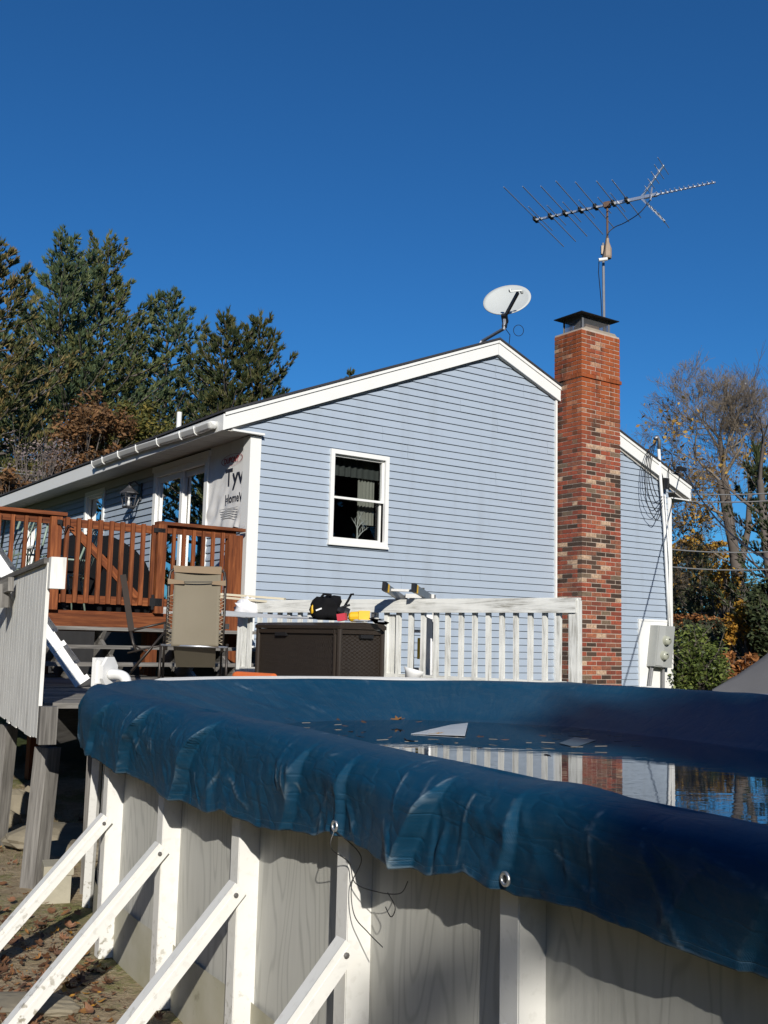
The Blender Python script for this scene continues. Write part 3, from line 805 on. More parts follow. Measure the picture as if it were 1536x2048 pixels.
mb.tube([tq, tq+ZV*.14, tq+ZV*.19-G*.05, tq+ZV*.16-G*.11], [.03, .034, .036, .03], 8); obj('weatherhead', mb, M_STEEL, serv, smooth=True)
rr = random.Random(5); mb = MB()
hd = W(7.33, .12, 5.0)
for k in range(4):
    a_ = hd+Vector((0, 0, -.02*k)); dx = .05+.07*k
    mb.tube(spl([a_, a_-G*(.22+.05*k)+N*.12-ZV*(.25), a_-G*(.30+.04*k)+N*.12-ZV*(.6+.12*k), a_-G*(.12)+N*.08-ZV*(.95+.12*k), W(7.47, .11, 4.05-.05*k)], 6), .010*.75, 5)
mb.tube(spl([W(7.47, .1, 4.45), W(7.56, .14, 4.2), W(7.6, .14, 4.42), W(7.66, .12, 4.62), W(7.8, .15, 4.5)], 6), .011*.75, 5)
mb.tube(spl([W(7.8, .2, 4.52), W(7.66, .2, 4.55), W(7.62, .2, 4.75), W(7.54, .2, 4.8), W(7.46, .12, 4.9)], 6), .011*.75, 5)
obj('cable_loop', mb, M_BLACK, serv, smooth=True)
mb = MB(); mb.box(W(7.56, .1, 4.28), G, N, ZV, .12, .08, .18); obj('cable_clamp', mb, M_BLACK, serv, bevel=.01); mb = MB(); mb.box(W(7.86, .2, 4.55), G, N, ZV, .2, .06, .06); obj('cable_clamp', mb, M_BLACK, serv, bevel=.01)

# power lines
def wire(a, b, sag, r_, mat, label, cat='power line', group=None):
    mb = MB(); a = Vector(a); b = Vector(b)
    mb.tube([a+(b-a)*f_-ZV*(sag*4*f_*(1-f_)) for f_ in [i/16 for i in range(17)]], r_, 5)
    return single('power_line', mb, mat, label, cat, group)
M_WIRE = simple('bare_wire', (.42, .41, .38), .5, .1, 5, .3, 0)
wire(W(7.9, .2, 4.56), at(1560, 1130, 11.0), .25, .012, M_BLACK, 'black service cable running down to the right from the house eave')
PL = 'power lines across the trees at right'
for (ya, yb, lb) in ((979, 977, 'pale power line crossing the bare tree, uppermost of the right hand lines'), (994, 992, 'pale power line crossing the bare tree, second from the top at right'), (1091, 1096, 'pale power line crossing the evergreens, third from the top at right'), (1126, 1131, 'pale power line crossing the evergreens, lowest at right')):
    wire(at(1270, ya-2, 21), at(1640, yb, 18), .12, .013, M_WIRE, lb, 'power line', PL)
PL = 'power lines beyond the eave at left'
for (xa, ya, yb, lb) in ((-60, 926, 945, 'pale power line in front of the shrubs above the left eave, topmost'), (-60, 933, 950, 'pale power line in front of the shrubs above the left eave, second'), (-60, 946, 958, 'pale power line in front of the shrubs above the left eave, lowest')):
    wire(at(xa, ya, 30), at(230, yb+8, 34), .1, .018, M_WIRE, lb, 'power line', PL)

# ================================================================== RED DECK
FZ = 1.82
deck = thing('red_deck', 'red brown stained wooden deck with a slatted railing and gate by the glass door', 'deck', tuple(W(-2.2, -1.0, FZ-.2)))
mb = MB()
for k in range(24):
    o1 = .02-k*.145; mb.abox(-4.6, -.15, o1-.14, o1, FZ-.035, FZ, W)
obj('deck_boards', mb, M_REDWOOD, deck, bevel=.003)
mb = MB(); mb.abox(-4.6, -.16, .0, .038, FZ-.225, FZ-.037, W); obj('fascia', mb, M_REDWOOD, deck, bevel=.003)
mb = MB()
mb.abox(-4.6, -.16, -.3, -.26, FZ-.225, FZ-.037, W)
for t in (-.2, -1.25, -2.49, -3.8): mb.abox(t-.07, t+.07, -.24, -.1, .0, FZ-.23, W)
obj('understructure', mb, M_REDWOOD, deck)
def post(mb_name, t0, t1, z1, o0=.04, o1=.13, z0=FZ-.22):
    mb = MB(); mb.abox(t0, t1, o0-.0, o1, z0, z1, W); obj('post', mb, M_REDWOOD, deck, bevel=.004)
post('p', -.385, -.20, 2.80, -.06, .05, FZ-.2); post('p', -1.31, -1.205, 2.845, .0, .09, FZ); post('p', -2.545, -2.425, 2.83, .0, .09, FZ)
RZ = 2.885
for (a_, b_) in ((-1.30, -.18), (-4.6, -2.37)):
    mb = MB(); mb.abox(a_, b_, -.07, .075, RZ-.038, RZ, W); obj('rail_cap', mb, M_REDWOOD, deck, bevel=.006)
    mb = MB(); mb.abox(a_+.09, b_-.1, -.02, .018, RZ-.13, RZ-.04, W); obj('rail', mb, M_REDWOOD, deck, bevel=.003); mb = MB(); mb.abox(a_+.09, b_-.1, -.02, .018, FZ+.08, FZ+.17, W); obj('rail', mb, M_REDWOOD, deck, bevel=.003)
for t in list(np.linspace(-1.095, -.47, 6))+list(np.linspace(-4.5, -2.66, 14)):
    mb = MB(); mb.abox(t-.019, t+.019, .020, .058, FZ+.03, RZ-.07, W); obj('baluster', mb, M_REDWOOD, deck, bevel=.003)
mb = MB(); g0, g1 = -2.40, -1.325
mb.abox(g0, g1, -.0, .035, 2.735, 2.825, W); mb.abox(g0, g1, .0, .035, 1.90, 1.99, W)
gate = obj('gate', mb, M_REDWOOD, deck, bevel=.003)
for t in np.linspace(g0+.04, g1-.03, 9):
    mb = MB(); mb.abox(t-.022, t+.022, .037, .075, 1.905, 2.835, W); obj('slat', mb, M_REDWOOD, gate, bevel=.003)
mb = MB(); mb.beam(W(g0+.10, .018, 2.74), W(g1-.16, .018, 1.97), .034, .09, N.cross(W(g1-.16, .018, 1.97)-W(g0+.1, .018, 2.74))); obj('brace', mb, M_REDWOOD, gate, bevel=.003)
mb = MB()
mb.abox(g1-.05, g1+.1, .08, .09, 1.90, 1.99, W); mb.abox(g1-.03, g1+.0, .08, .092, 1.86, 2.03, W); mb.abox(g1-.04, g1+.1, .08, .09, 2.75, 2.80, W)
mb.tube([W(g0-.07, .10, 2.78), W(g0-.04, .13, 2.72), W(g0-.01, .12, 2.66), W(g0+.03, .11, 2.74), W(g0+.1, .09, 2.72)], .008, 5); mb.box(W(g0-.06, .1, 2.77), G, N, ZV, .05, .03, .05)
obj('gate_hardware', mb, M_BLACK, gate)

# ---- stairs
st = thing('deck_stairs', 'grey weathered open stairs of wide treads leading up to the red deck', 'stairs', tuple(W(-1.3, .6, 1.12)))
PD = 1.12
tz = (1.645, 1.45, 1.275)
for k, z in enumerate(tz):
    o1 = .30+.27*k
    for d_ in (0, .13):
        mb = MB(); mb.abox(-3.3, -.10, o1-.26+d_+.005, o1-.26+d_+.125, z-.038, z, W); obj('tread', mb, M_GREYWOOD, st, bevel=.004)
for t in (-2.5, -1.95, -1.15, -.62, -.2):
    mb = MB()
    for k, z in enumerate(tz):
        o1 = .30+.27*k
        mb.prism([W(t-.02, o1-.25, z-.04), W(t-.02, o1-.01, z-.04), W(t-.02, o1-.25, z-.28)], G*.04)
    mb.prism([W(t-.02, .02, 1.60), W(t-.02, .02, 1.32), W(t-.02, .50, PD), W(t-.02, .95, PD)], G*.038)
    obj('stringer', mb, M_GREYWOOD, st)

# ================================================================== POOL
P0 = Vector((-1.3535, 5.25, 0)); D = Vector((.525, -.851, 0)).normalized(); NO = Vector((-D.y*-1, 0, 0))
NO = Vector((-.851, -.525, 0)).normalized()          # outward on the near straight side
PR = 2.15; STR = 5.6
PC = P0 - NO*PR
SP = .798
def perim(s):
    """point on the outer post line and outward normal; s=0 at P0, positive towards the viewer, negative round the far end"""
    if s >= 0:
        if s <= STR: return P0+D*s, NO
        a = (s-STR)/PR; c_ = PC+D*STR; d_ = NO*math.cos(a)+D*math.sin(a); return c_+d_*PR, d_
    a = -s/PR
    if a <= math.pi:
        d_ = NO*math.cos(a)-D*math.sin(a); return PC+d_*PR, d_
    k = (a-math.pi)*PR
    return PC-NO*PR+D*k, -NO
ARC = math.pi*PR
RIM = 1.235
def smooth(a, b, x):
    k = max(0, min(1, (x-a)/(b-a))); return k*k*(3-2*k)
def crest_at(s): return 1.262-.040*smooth(.2, 4.6, s)
pool = thing('swimming_pool', 'white above ground oval swimming pool with slanting side braces', 'swimming pool', tuple(PC+D*2))
# wall: grained sheet
M_WALLP, t, p = nm('pool_wall_sheet'); v = coords(t, 'UV')
gn = nz(t, coords(t, 'UV', (4.2, .8, 1)), 1.0, 2, .4, .35)
wvf = math_(t, 'SINE', math_(t, 'MULTIPLY', gn, 95.0))
fine = nz(t, coords(t, 'UV', (70, 3, 1)), 1.0, 4); blot = nz(t, coords(t, 'UV', (1.5, .8, 1)), 1.0, 5)
base = mix(t, fine, (.42, .415, .375), (.52, .515, .47))
base = mix(t, 1.0, base, ramp(t, math_(t, 'MULTIPLY', math_(t, 'ADD', wvf, 1.0), .5), [(.0, .80), (.16, .95), (.4, 1.0)]), 'MULTIPLY')
base = mix(t, ramp(t, blot, [(.5, 0.0), (.75, .35)]), base, (.34, .33, .27))
t.links.new(base, p.inputs['Base Color']); p.inputs['Roughness'].default_value = .5; p.inputs['Specular IOR Level'].default_value = .4
bump(t, p, fine, .25, .004)
M_BAND, t, p = nm('pool_base_band'); v = coords(t, 'UV'); n = nz(t, v, 3, 6); n2 = nz(t, v, 11, 6)
c_ = mix(t, ramp(t, n, [(.35, 0.0), (.7, 1.0)]), (.46, .44, .36), (.33, .31, .21)); c_ = mix(t, ramp(t, n2, [(.62, 0.0), (.75, .6)]), c_, (.13, .12, .07))
t.links.new(c_, p.inputs['Base Color']); p.inputs['Roughness'].default_value = .7
S0, S1 = -ARC-2.0, STR+PR*1.2
def strip(e, z0, z1, ds=.05, nz_=6, wav=0.0):
    mb = MB(); n = int((S1-S0)/ds)
    for i in range(n+1):
        s = S0+(S1-S0)*i/n; P, d_ = perim(s)
        for j in range(nz_+1):
            z = z0+(z1-z0)*j/nz_
            # each panel bows a little between posts
            bow = wav*math.sin(math.pi*((s/SP) % 1.0))
            q = P+d_*(e+bow); mb.v.append((q.x, q.y, z))
    for i in range(n):
        for j in range(nz_):
            a_ = i*(nz_+1)+j; mb.f.append((a_, a_+nz_+1, a_+nz_+2, a_+1)); mb.r.append(0)
            sa, sb = S0+(S1-S0)*i/n, S0+(S1-S0)*(i+1)/n; za, zb = z0+(z1-z0)*j/nz_, z0+(z1-z0)*(j+1)/nz_
            mb.uv += [(sa, za), (sb, za), (sb, zb), (sa, zb)]
    return mb
obj('pool_wall', strip(-.08, .0, 1.2, .05, 6, .012), M_WALLP, pool, smooth=True)
obj('base_band', strip(-.068, -.06, .25, .05, 3, .012), M_BAND, pool, smooth=True)
M_POST, t, p = nm('white_pool_metal'); v = coords(t); n = nz(t, v, 9, 6, .65); n3 = nz(t, coords(t, 'Object', (1, 1, 1)), 34, 3)
sx = node(t, 'ShaderNodeSeparateXYZ'); t.links.new(v, sx.inputs[0])
low_ = math_(t, 'SUBTRACT', 1.0, math_(t, 'MULTIPLY', sx.outputs[2], 2.6), True)
dirt = math_(t, 'MULTIPLY', ramp(t, n3, [(.56, 0.0), (.66, 1.0)]), math_(t, 'ADD', math_(t, 'MULTIPLY', low_, .8), .10), True)
c_ = mix(t, n, (.70, .69, .64), (.80, .79, .75)); c_ = mix(t, dirt, c_, (.22, .19, .12))
t.links.new(c_, p.inputs['Base Color']); p.inputs['Roughness'].default_value = .4
M_BOLT = simple('zinc_bolt', (.2, .19, .18), .5, .2, 20, .7, 0)
def pool_post(s, brace):
    P, d_ = perim(s); tng = Vector((-d_.y, d_.x, 0)); tng = tng if tng.dot(D) > 0 or s < 0 else -tng
    mb = MB()
    # channel: outer face and two flanks turned in at the wall
    mb.box(P+ZV*.59, tng, d_, ZV, .066, .008, 1.20); 
    for sg in (-1, 1): mb.box(P+tng*(sg*.034)-d_*.047+ZV*.59, tng, d_, ZV, .006, .098, 1.20); mb.box(P+tng*(sg*.046)-d_*.094+ZV*.59, tng, d_, ZV, .026, .004, 1.20)
    po = obj('post', mb, M_POST, pool, bevel=.002)
    if brace:
        mb = MB(); a_ = P+d_*.004+tng*.04+ZV*.66; b_ = P+d_*.66+tng*.04-ZV*.06
        ax = (b_-a_).normalized(); up_ = tng.cross(ax).normalized()
        up_ = up_ if up_.z > 0 else -up_
        L = (b_-a_).length
        c0 = (a_+b_)/2
        mb.box(c0+tng*.026, ax, tng, up_, L, .004, .062)                  # broad face towards the viewer
        mb.box(c0+up_*.029+tng*.0, ax, tng, up_, L, .052, .004)           # top flange
        mb.box(c0-up_*.029+tng*.0, ax, tng, up_, L, .052, .004)
        mb.box(c0+up_*.004+tng*.0285, ax, tng, up_, L, .003, .010)
        bo = obj('brace', mb, M_POST, pool, bevel=.0015)
        mb = MB(); mb.lathe([(.009, 0), (.009, .006), (.005, .010)], a_+ax*.03+tng*.029, tng, 8); obj('bolt', mb, M_BOLT, bo)
for k in range(7): pool_post(SP*k, True)
for k in range(1, 7): pool_post(-SP*(k+.75), False)
# top rail all round
mb = MB(); n = 260
for i in range(n+1):
    s = S0+(S1-S0)*i/n; P, d_ = perim(s)
    hf_ = 1-smooth(.80, .98, -s/PR)*(1-smooth(2.05, 2.4, -s/PR)) if s < 0 else 1.0; rz_ = crest_at(s)+.010-.049*hf_
    for e, z in ((-.10, rz_-.10), (-.07, rz_-.05), (-.01, rz_-.016), (.035, rz_-.004), (.045, rz_-.03)):
        q = P+d_*e; mb.v.append((q.x, q.y, z))
for i in range(n):
    for j in range(4): a_ = i*5+j; mb.f.append((a_, a_+1, a_+6, a_+5)); mb.uv += [(0, 0)]*4; mb.r.append(0)
tr_ = obj('top_rail', mb, M_POST, pool, smooth=False)

# ---- water and cover
WZ = .985
def seg_d(px, py, poly):
    """signed distance, negative inside"""
    ins = False; dm = 1e9; n = len(poly)
    for i in range(n):
        x1, y1 = poly[i]; x2, y2 = poly[(i+1) % n]
        if (y1 > py) != (y2 > py) and px < (x2-x1)*(py-y1)/(y2-y1)+x1: ins = not ins
        dx, dy = x2-x1, y2-y1; k = max(0, min(1, ((px-x1)*dx+(py-y1)*dy)/(dx*dx+dy*dy)))
        dm = min(dm, math.hypot(px-x1-k*dx, py-y1-k*dy))
    return -dm if ins else dm
def smooth(a, b, x):
    k = max(0, min(1, (x-a)/(b-a))); return k*k*(3-2*k)
HEM = [(-2.2, .96), (-1.4, .93), (-.7, .925), (-.25, .955), (.0, .945), (.35, .925), (.8, .915), (1.15, .905), (1.5, .90), (1.62, .935), (1.95, .925), (2.3, .955), (2.42, .985), (2.7, .975), (2.95, .965), (3.12, 1.005), (3.3, .99), (3.5, 1.01), (3.75, 1.0), (3.95, .99), (4.2, .985), (4.5, 1.0), (5.5, .99), (7, .97)]
def lerp_tab(tab, s):
    if s <= tab[0][0]: return tab[0][1]
    for (a, va), (b, vb) in zip(tab, tab[1:]):
        if s <= b: return va+(vb-va)*(s-a)/(b-a)
    return tab[-1][1]
# creases: s position at the rim, lean (ds per m of drop), strength, direction
rc = random.Random(21)
CREASES = [(-.35, .9, .5, .45), (.22, 1.0, .7, .55), (.80, 1.1, 1.1, .5), (1.50, .9, 1.3, .6), (2.30, .6, .8, .55), (2.56, .4, .7, .4), (3.04, .65, 1.5, .55), (3.32, .25, .6, .35), (4.02, .4, .5, .6), (4.45, .2, 1.0, .4)]
BINS = {}
for k in range(230):
    c0s = rc.uniform(-2.2, 5.0); c0d = rc.uniform(.01, .30); an = rc.choice((1.57, 1.57, .9, 2.2, .4, 2.8))+rc.gauss(0, .3); hl_ = rc.uniform(.03, .14)
    it = (c0s, c0d, math.cos(an), math.sin(an), hl_, rc.choice((-1, 1, 1))*rc.uniform(.002, .007), rc.uniform(.010, .030))
    for b_ in range(int(math.floor((c0s-hl_-.03)/.25)), int(math.floor((c0s+hl_+.03)/.25))+1): BINS.setdefault(b_, []).append(it)
PROF = [(.046, 0.0), (.050, .14), (.060, .32), (.074, .50), (.084, .66), (.080, .80), (.060, .92), (.010, .99), (-.06, 1.0)]
def prof_at(u):
    k = u*(len(PROF)-1); i = min(int(k), len(PROF)-2); f_ = k-i
    p0, p1, p2, p3 = PROF[max(i-1, 0)], PROF[i], PROF[i+1], PROF[min(i+2, len(PROF)-1)]
    def cr(a, b, c, d): return .5*((2*b)+(-a+c)*f_+(2*a-5*b+4*c-d)*f_*f_+(-a+3*b-3*c+d)*f_**3)
    return cr(p0[0], p1[0], p2[0], p3[0]), cr(p0[1], p1[1], p2[1], p3[1])
def interior(x, y, e):
    """fall of the sheet below the rim at distance e inwards; it sags under the water"""
    d_ = max(0, -e-.06)
    return .255*min(1.0, d_/.72)**.92 + .40*smooth(.60, 1.9, d_)
def crest_at(s): return 1.262-.040*smooth(.2, 4.6, s)
def cover_point(s, u):
    """u in 0..1 drape (hem->crest), 1..2 interior to the spine"""
    P, d_ = perim(s)
    hem = lerp_tab(HEM, s)
    hfac = 1.0
    if s < 0:
        a = -s/PR
        hfac = 1-smooth(.80, .98, a)*(1-smooth(2.05, 2.4, a))
    crest = crest_at(s)+.008*mnoise.noise((s*1.3, 0, 7))-.012*(1-hfac)
    if u <= 1:
        e, k = prof_at(u)
        z = hem+(crest-hem)*k
        drop = crest-z
        hz_ = .0
        for (cs, lean, st_, dr) in CREASES:
            x = (s-(cs-lean*drop+.04*mnoise.noise((drop*7, cs, 0))))
            g_ = smooth(0.0, .10, drop)*.85+.15*smooth(-.02, .05, drop)
            if 0 <= x*-1 < dr: hz_ += st_*.040*g_*(1+x/dr)**1.7
            elif x > 0 and x < .05: hz_ += st_*.040*g_*(1-smooth(0, .016, x))
        def ridge(*c): return 1-2.2*abs(mnoise.noise(c))
        lowk = smooth(.05, .26, drop)
        fine_ = .026*ridge(s*1.3+drop*1.9, drop*.9, 2)*lowk+.010*ridge(s*2.9-drop*2.6, drop*1.6, 5)*(.3+.7*lowk)+.003*ridge(s*9+drop*5, drop*4, 8)+.002*mnoise.noise((s*26, drop*16, 8))
        fine_ += .018*mnoise.noise((s*3.4+drop*1.5, .4, 21))*smooth(.12, .32, drop)
        for (c0s, c0d, ca_, sa_, hl_, am_, wd_) in BINS.get(int(math.floor(s/.25)), ()):
            xs_ = (s-c0s)*ca_+(drop-c0d)*sa_; ys_ = abs(-(s-c0s)*sa_+(drop-c0d)*ca_)
            if abs(xs_) < hl_ and ys_ < wd_: fine_ += am_*(1-ys_/wd_)*(1-(xs_/hl_)**2)
        e += (hz_+fine_*(.35+.65*smooth(.02, .15, drop)))*hfac
        z += .006*mnoise.noise((s*11, 0, 3))*(1-k)+ .014*mnoise.noise((s*3.1, k*2, 6))*(k)
        e *= 1-.35*smooth(-.1, -.7, s)
        e = max(e, .028) if k < .75 else e
        if hfac < 1:
            e = e*hfac+(.012-.03*u)*(1-hfac); z = z*hfac+(crest-.012+.012*u)*(1-hfac)
        q = P+d_*e
        return q.x, q.y, z
    v = u-1
    e0 = prof_at(1.0)[0]
    if hfac < 1: e0 = e0*hfac+(-.018)*(1-hfac)
    e = e0+(-PR+.02-e0)*(v**1.35)
    q = P+d_*e
    fall = interior(q.x, q.y, e)
    dd = -e
    wr_ = (.014*mnoise.noise((s*1.6, dd*1.5, 3))+.007*mnoise.noise((s*6+dd*6, dd*2.0, 6)))*smooth(0, .12, v)
    # tension folds running down from the rim
    wr_ += .016*max(0, mnoise.noise((s*4.0+dd*5, .3, 17)))*smooth(0.02, .2, dd)
    z = crest-fall+wr_
    if v < .12: z = z*(v/.12)+crest*(1-v/.12) if z < crest else crest
    return q.x, q.y, z
def s_samples():
    out = []; s = S0
    while s < S1:
        out.append(s)
        if -2.4 < s < 1.2: s += .012
        elif 1.2 <= s < 4.7: s += .0065
        else: s += .035
    return out
SS = s_samples(); US = list(np.linspace(0, 1, 46))+[1+x for x in list(np.linspace(0.012, .35, 22))+list(np.linspace(.37, 1, 22))]
cv = [cover_point(s, u) for s in SS for u in US]; nu = len(US)
cf = [(i*nu+j, i*nu+j+1, (i+1)*nu+j+1, (i+1)*nu+j) for i in range(len(SS)-1) for j in range(nu-1)]
def wear_at(s, u):
    if u > 1:
        w_ = 0.0; v_ = u-1
        for s0_, s1_, v1_, st_ in ((-2.40, -3.25, .42, .9), (-2.52, -3.05, .36, .6), (-2.2, -2.5, .3, .5), (-3.9, -4.1, .3, .35), (-1.7, -1.9, .3, .4)):
            if .02 < v_ < v1_: w_ = max(w_, st_*max(0, 1-abs(s-(s0_+(s1_-s0_)*v_/v1_))/.045)*(1-v_/v1_)**.5)
        return w_
    e, k = prof_at(u); hem = lerp_tab(HEM, s); drop = (crest_at(s)-hem)*(1-k); wv_ = 0
    for (c0s, c0d, ca_, sa_, hl_, am_, wd_) in BINS.get(int(math.floor(s/.25)), ()):
        xs_ = (s-c0s)*ca_+(drop-c0d)*sa_; ys_ = abs(-(s-c0s)*sa_+(drop-c0d)*ca_)
        if am_ > .0045 and abs(xs_) < hl_ and ys_ < .007: wv_ = max(wv_, .75*(1-ys_/.007))
    for (cs, lean, st_, dr) in CREASES:
        x = s-(cs-lean*drop+.04*mnoise.noise((drop*7, cs, 0)))
        wv_ = max(wv_, max(0, 1-abs(x+.003)/.008)*st_*.65)
    if k < .03: wv_ = max(wv_, .35)
    return wv_
wear = [wear_at(s, u) for s in SS for u in US]
uvv = [(s, u*.8) for s in SS for u in US]
mb = MB(); mb.v = cv; mb.f = cf; mb.r = [0]*len(cf)
mb.uv = [uvv[i] for f_ in cf for i in f_]
M_COVER, t, p = nm('blue_tarp'); v = coords(t, 'UV'); vo = coords(t, 'Object')
n1 = nz(t, vo, 1.6, 5); n2 = nz(t, coords(t, 'UV', (26, 5, 1), (0, 0, .5)), 1.0, 5, .65); n3 = nz(t, coords(t, 'UV', (6, 30, 1), (0, 0, .35)), 1.0, 5, .65)
c_ = mix(t, n1, (.0034, .038, .080), (.0054, .063, .130))
dust = ramp(t, math_(t, 'MULTIPLY', n2, n3), [(.22, 0.0), (.42, .24)])
c_ = mix(t, dust, c_, (.065, .12, .16))
wn = nz(t, coords(t, 'UV', (3, 3, 1)), 1.0, 4); wn2 = nz(t, coords(t, 'UV', (8, 8, 1)), 1.0, 5)
wf = math_(t, 'MULTIPLY', attr(t, 'wear'), ramp(t, math_(t, 'MULTIPLY', wn, wn2), [(.24, 0.0), (.40, .8)]), True)
c_ = mix(t, wf, c_, (.36, .45, .50))
sp_ = node(t, 'ShaderNodeSeparateXYZ'); t.links.new(v, sp_.inputs[0])
seam = math_(t, 'SUBTRACT', 1.0, math_(t, 'MULTIPLY', math_(t, 'ABSOLUTE', math_(t, 'SUBTRACT', sp_.outputs[1], .066)), 260.0), True)
fray = math_(t, 'MULTIPLY', math_(t, 'SUBTRACT', 1.0, math_(t, 'MULTIPLY', sp_.outputs[1], 55.0), True), ramp(t, n2, [(.4, .1), (.6, .9)]))
c_ = mix(t, math_(t, 'MULTIPLY', seam, .22), c_, (.10, .17, .21)); c_ = mix(t, math_(t, 'MULTIPLY', fray, .55), c_, (.22, .24, .22))
t.links.new(c_, p.inputs['Base Color']); p.inputs['Roughness'].default_value = .52; p.inputs['Specular IOR Level'].default_value = .18
wx = node(t, 'ShaderNodeTexWave', wave_type='BANDS', bands_direction='X'); wx.inputs['Scale'].default_value = 120; wy = node(t, 'ShaderNodeTexWave', wave_type='BANDS', bands_direction='Y'); wy.inputs['Scale'].default_value = 120
t.links.new(v, wx.inputs['Vector']); t.links.new(v, wy.inputs['Vector'])
hh = math_(t, 'ADD', math_(t, 'MULTIPLY', math_(t, 'ADD', wx.outputs['Fac'], wy.outputs['Fac']), .10), math_(t, 'ADD', math_(t, 'MULTIPLY', n2, .55), math_(t, 'MULTIPLY', n3, .55)))
vd = node(t, 'ShaderNodeTexVoronoi', feature='DISTANCE_TO_EDGE'); vd.inputs['Scale'].default_value = 7.0
dv = node(t, 'ShaderNodeVectorMath', operation='ADD'); nvec = node(t, 'ShaderNodeTexNoise'); nvec.inputs['Scale'].default_value = 5.0; t.links.new(v, nvec.inputs['Vector'])
sc3 = node(t, 'ShaderNodeVectorMath', operation='SCALE'); sc3.inputs['Scale'].default_value = .22; t.links.new(nvec.outputs['Color'], sc3.inputs[0])
t.links.new(v, dv.inputs[0]); t.links.new(sc3.outputs[0], dv.inputs[1]); t.links.new(dv.outputs[0], vd.inputs['Vector'])
vdh = math_(t, 'MULTIPLY', math_(t, 'MINIMUM', vd.outputs['Distance'], .10), 9.0)
hh = math_(t, 'ADD', hh, math_(t, 'ADD', math_(t, 'MULTIPLY', vdh, .55), math_(t, 'MULTIPLY', seam, -.5)))
bump(t, p, hh, .5, .009)
cover = single('pool_cover', mb, M_COVER, 'creased blue tarpaulin cover sagging over the oval pool and hanging down its side', 'pool cover', smooth=True)
at_ = cover.data.attributes.new('wear', 'FLOAT', 'POINT'); at_.data.foreach_set('value', np.array(wear, dtype=np.float32))
so_ = cover.modifiers.new('thick', 'SOLIDIFY'); so_.thickness = .003; so_.offset = 1
M_WATER, t, p = nm('still_water')
p.inputs['Base Color'].default_value = (.003, .014, .030, 1); p.inputs['Roughness'].default_value = .015; p.inputs['IOR'].default_value = 1.45; p.inputs['Specular IOR Level'].default_value = .75
vv = coords(t, 'Object', (1.0, 1.0, 1)); 
a1 = nz(t, coords(t, 'Object', (1.2, 5.5, 1), (0, 0, -.35)), 1.6, 3, .5); a2 = nz(t, coords(t, 'Object', (4, 16, 1), (0, 0, -.3)), 1.5, 2)
bump(t, p, math_(t, 'ADD', a1, math_(t, 'MULTIPLY', a2, .22)), .05, .012)
mb = MB(); n = 60; pts = []
for i in range(n): 
    pass
ring = [perim(S0+(S1-S0)*i/119)[0]-perim(S0+(S1-S0)*i/119)[1]*.35 for i in range(120)]
mb.face([(q.x, q.y, WZ) for q in ring])
a_ = np.array(mb.v); 
wobj2 = obj('water', mb, M_WATER); wobj2['kind'] = 'structure'
# grommets in the hem
for (q_, Y_) in (((677, 1645), 3.17), ((1020, 1750), 2.47)):
    # find s whose hem is seen there
    best = None
    for i in range(0, 480):
        s = i*.01; pt = Vector(cover_point(s, .06)); r_ = pt-C0; d_ = r_.dot(FWD); px = 768+F*r_.dot(RGT)/d_
        if best is None or abs(px-q_[0]) < best[0]: best = (abs(px-q_[0]), s, pt)
    s = best[1]; pt = best[2]; d_ = perim(s)[1]; ctr = pt+d_*.014+ZV*.018
    mb = MB(); ring = [ctr+(D*math.cos(a)+ZV*math.sin(a))*.0135 for a in [i*math.pi/10 for i in range(21)]]
    mb.tube(ring, .0045, 6, False); g_ = obj('grommet', mb, M_ALU, cover, smooth=True)
    mb = MB(); mb.lathe([(.0095, 0), (.0095, .0015)], ctr-d_*.004, d_, 12); obj('grommet_hole', mb, M_BLACK, g_)
    if q_[0] < 800: GCTR = ctr.copy()
# cord tied at the grommet, hanging against the wall
mb = MB(); g0_ = GCTR-ZV*.012
def wp(s_, z): P, d_ = perim(s_); return P+d_*.022+ZV*z
s_g = (GCTR-P0).dot(D)
mb.tube(spl([g0_, g0_-ZV*.05+NO*.01, wp(s_g-.02, .90), wp(s_g+.02, .85), wp(s_g+.14, .85), wp(s_g+.26, .87), wp(s_g+.30, .91)], 8), .0016, 5)
mb.tube(spl([g0_, wp(s_g+.05, .93), wp(s_g+.0, .84), wp(s_g+.02, .76), wp(s_g+.10, .73), wp(s_g+.18, .71)], 8), .0016, 5)
mb.tube(spl([wp(s_g+.20, .86), wp(s_g+.24, .83), wp(s_g+.22, .80), wp(s_g+.19, .82)], 8), .0016, 5)
single('cord', mb, M_BLACK, 'thin dark cord tied to a grommet and dangling against the pool wall', 'cord')

# ================================================================== GREY POOL DECK
pd = thing('pool_deck', 'grey weathered timber pool deck on posts between the pool and the house', 'deck', (-1.6, 9.2, PD-.3))
A_ = at(92, 1397, 6.62); A_.z = PD
B_ = atz(182, 1391, PD)
outer = [(A_.x, A_.y), (1.9, 7.2), (1.78, 8.70), (-1.46, 11.2), (-3.6, 11.9), (-4.3, 10.9)]
bdx = Vector((.96, .28, 0)).normalized(); bdy = Vector((-bdx.y, bdx.x, 0))
mb = MB(); RC = 2.36; pcx, pcy = PC.x, PC.y
o_ = Vector((A_.x, A_.y, 0))
loc = [((Vector((x, y, 0))-o_).dot(bdx), (Vector((x, y, 0))-o_).dot(bdy)) for x, y in outer]
ymin = min(q[1] for q in loc); ymax = max(q[1] for q in loc)
cc = ((PC-o_).dot(bdx), (PC-o_).dot(bdy))
k = 0; y = ymin
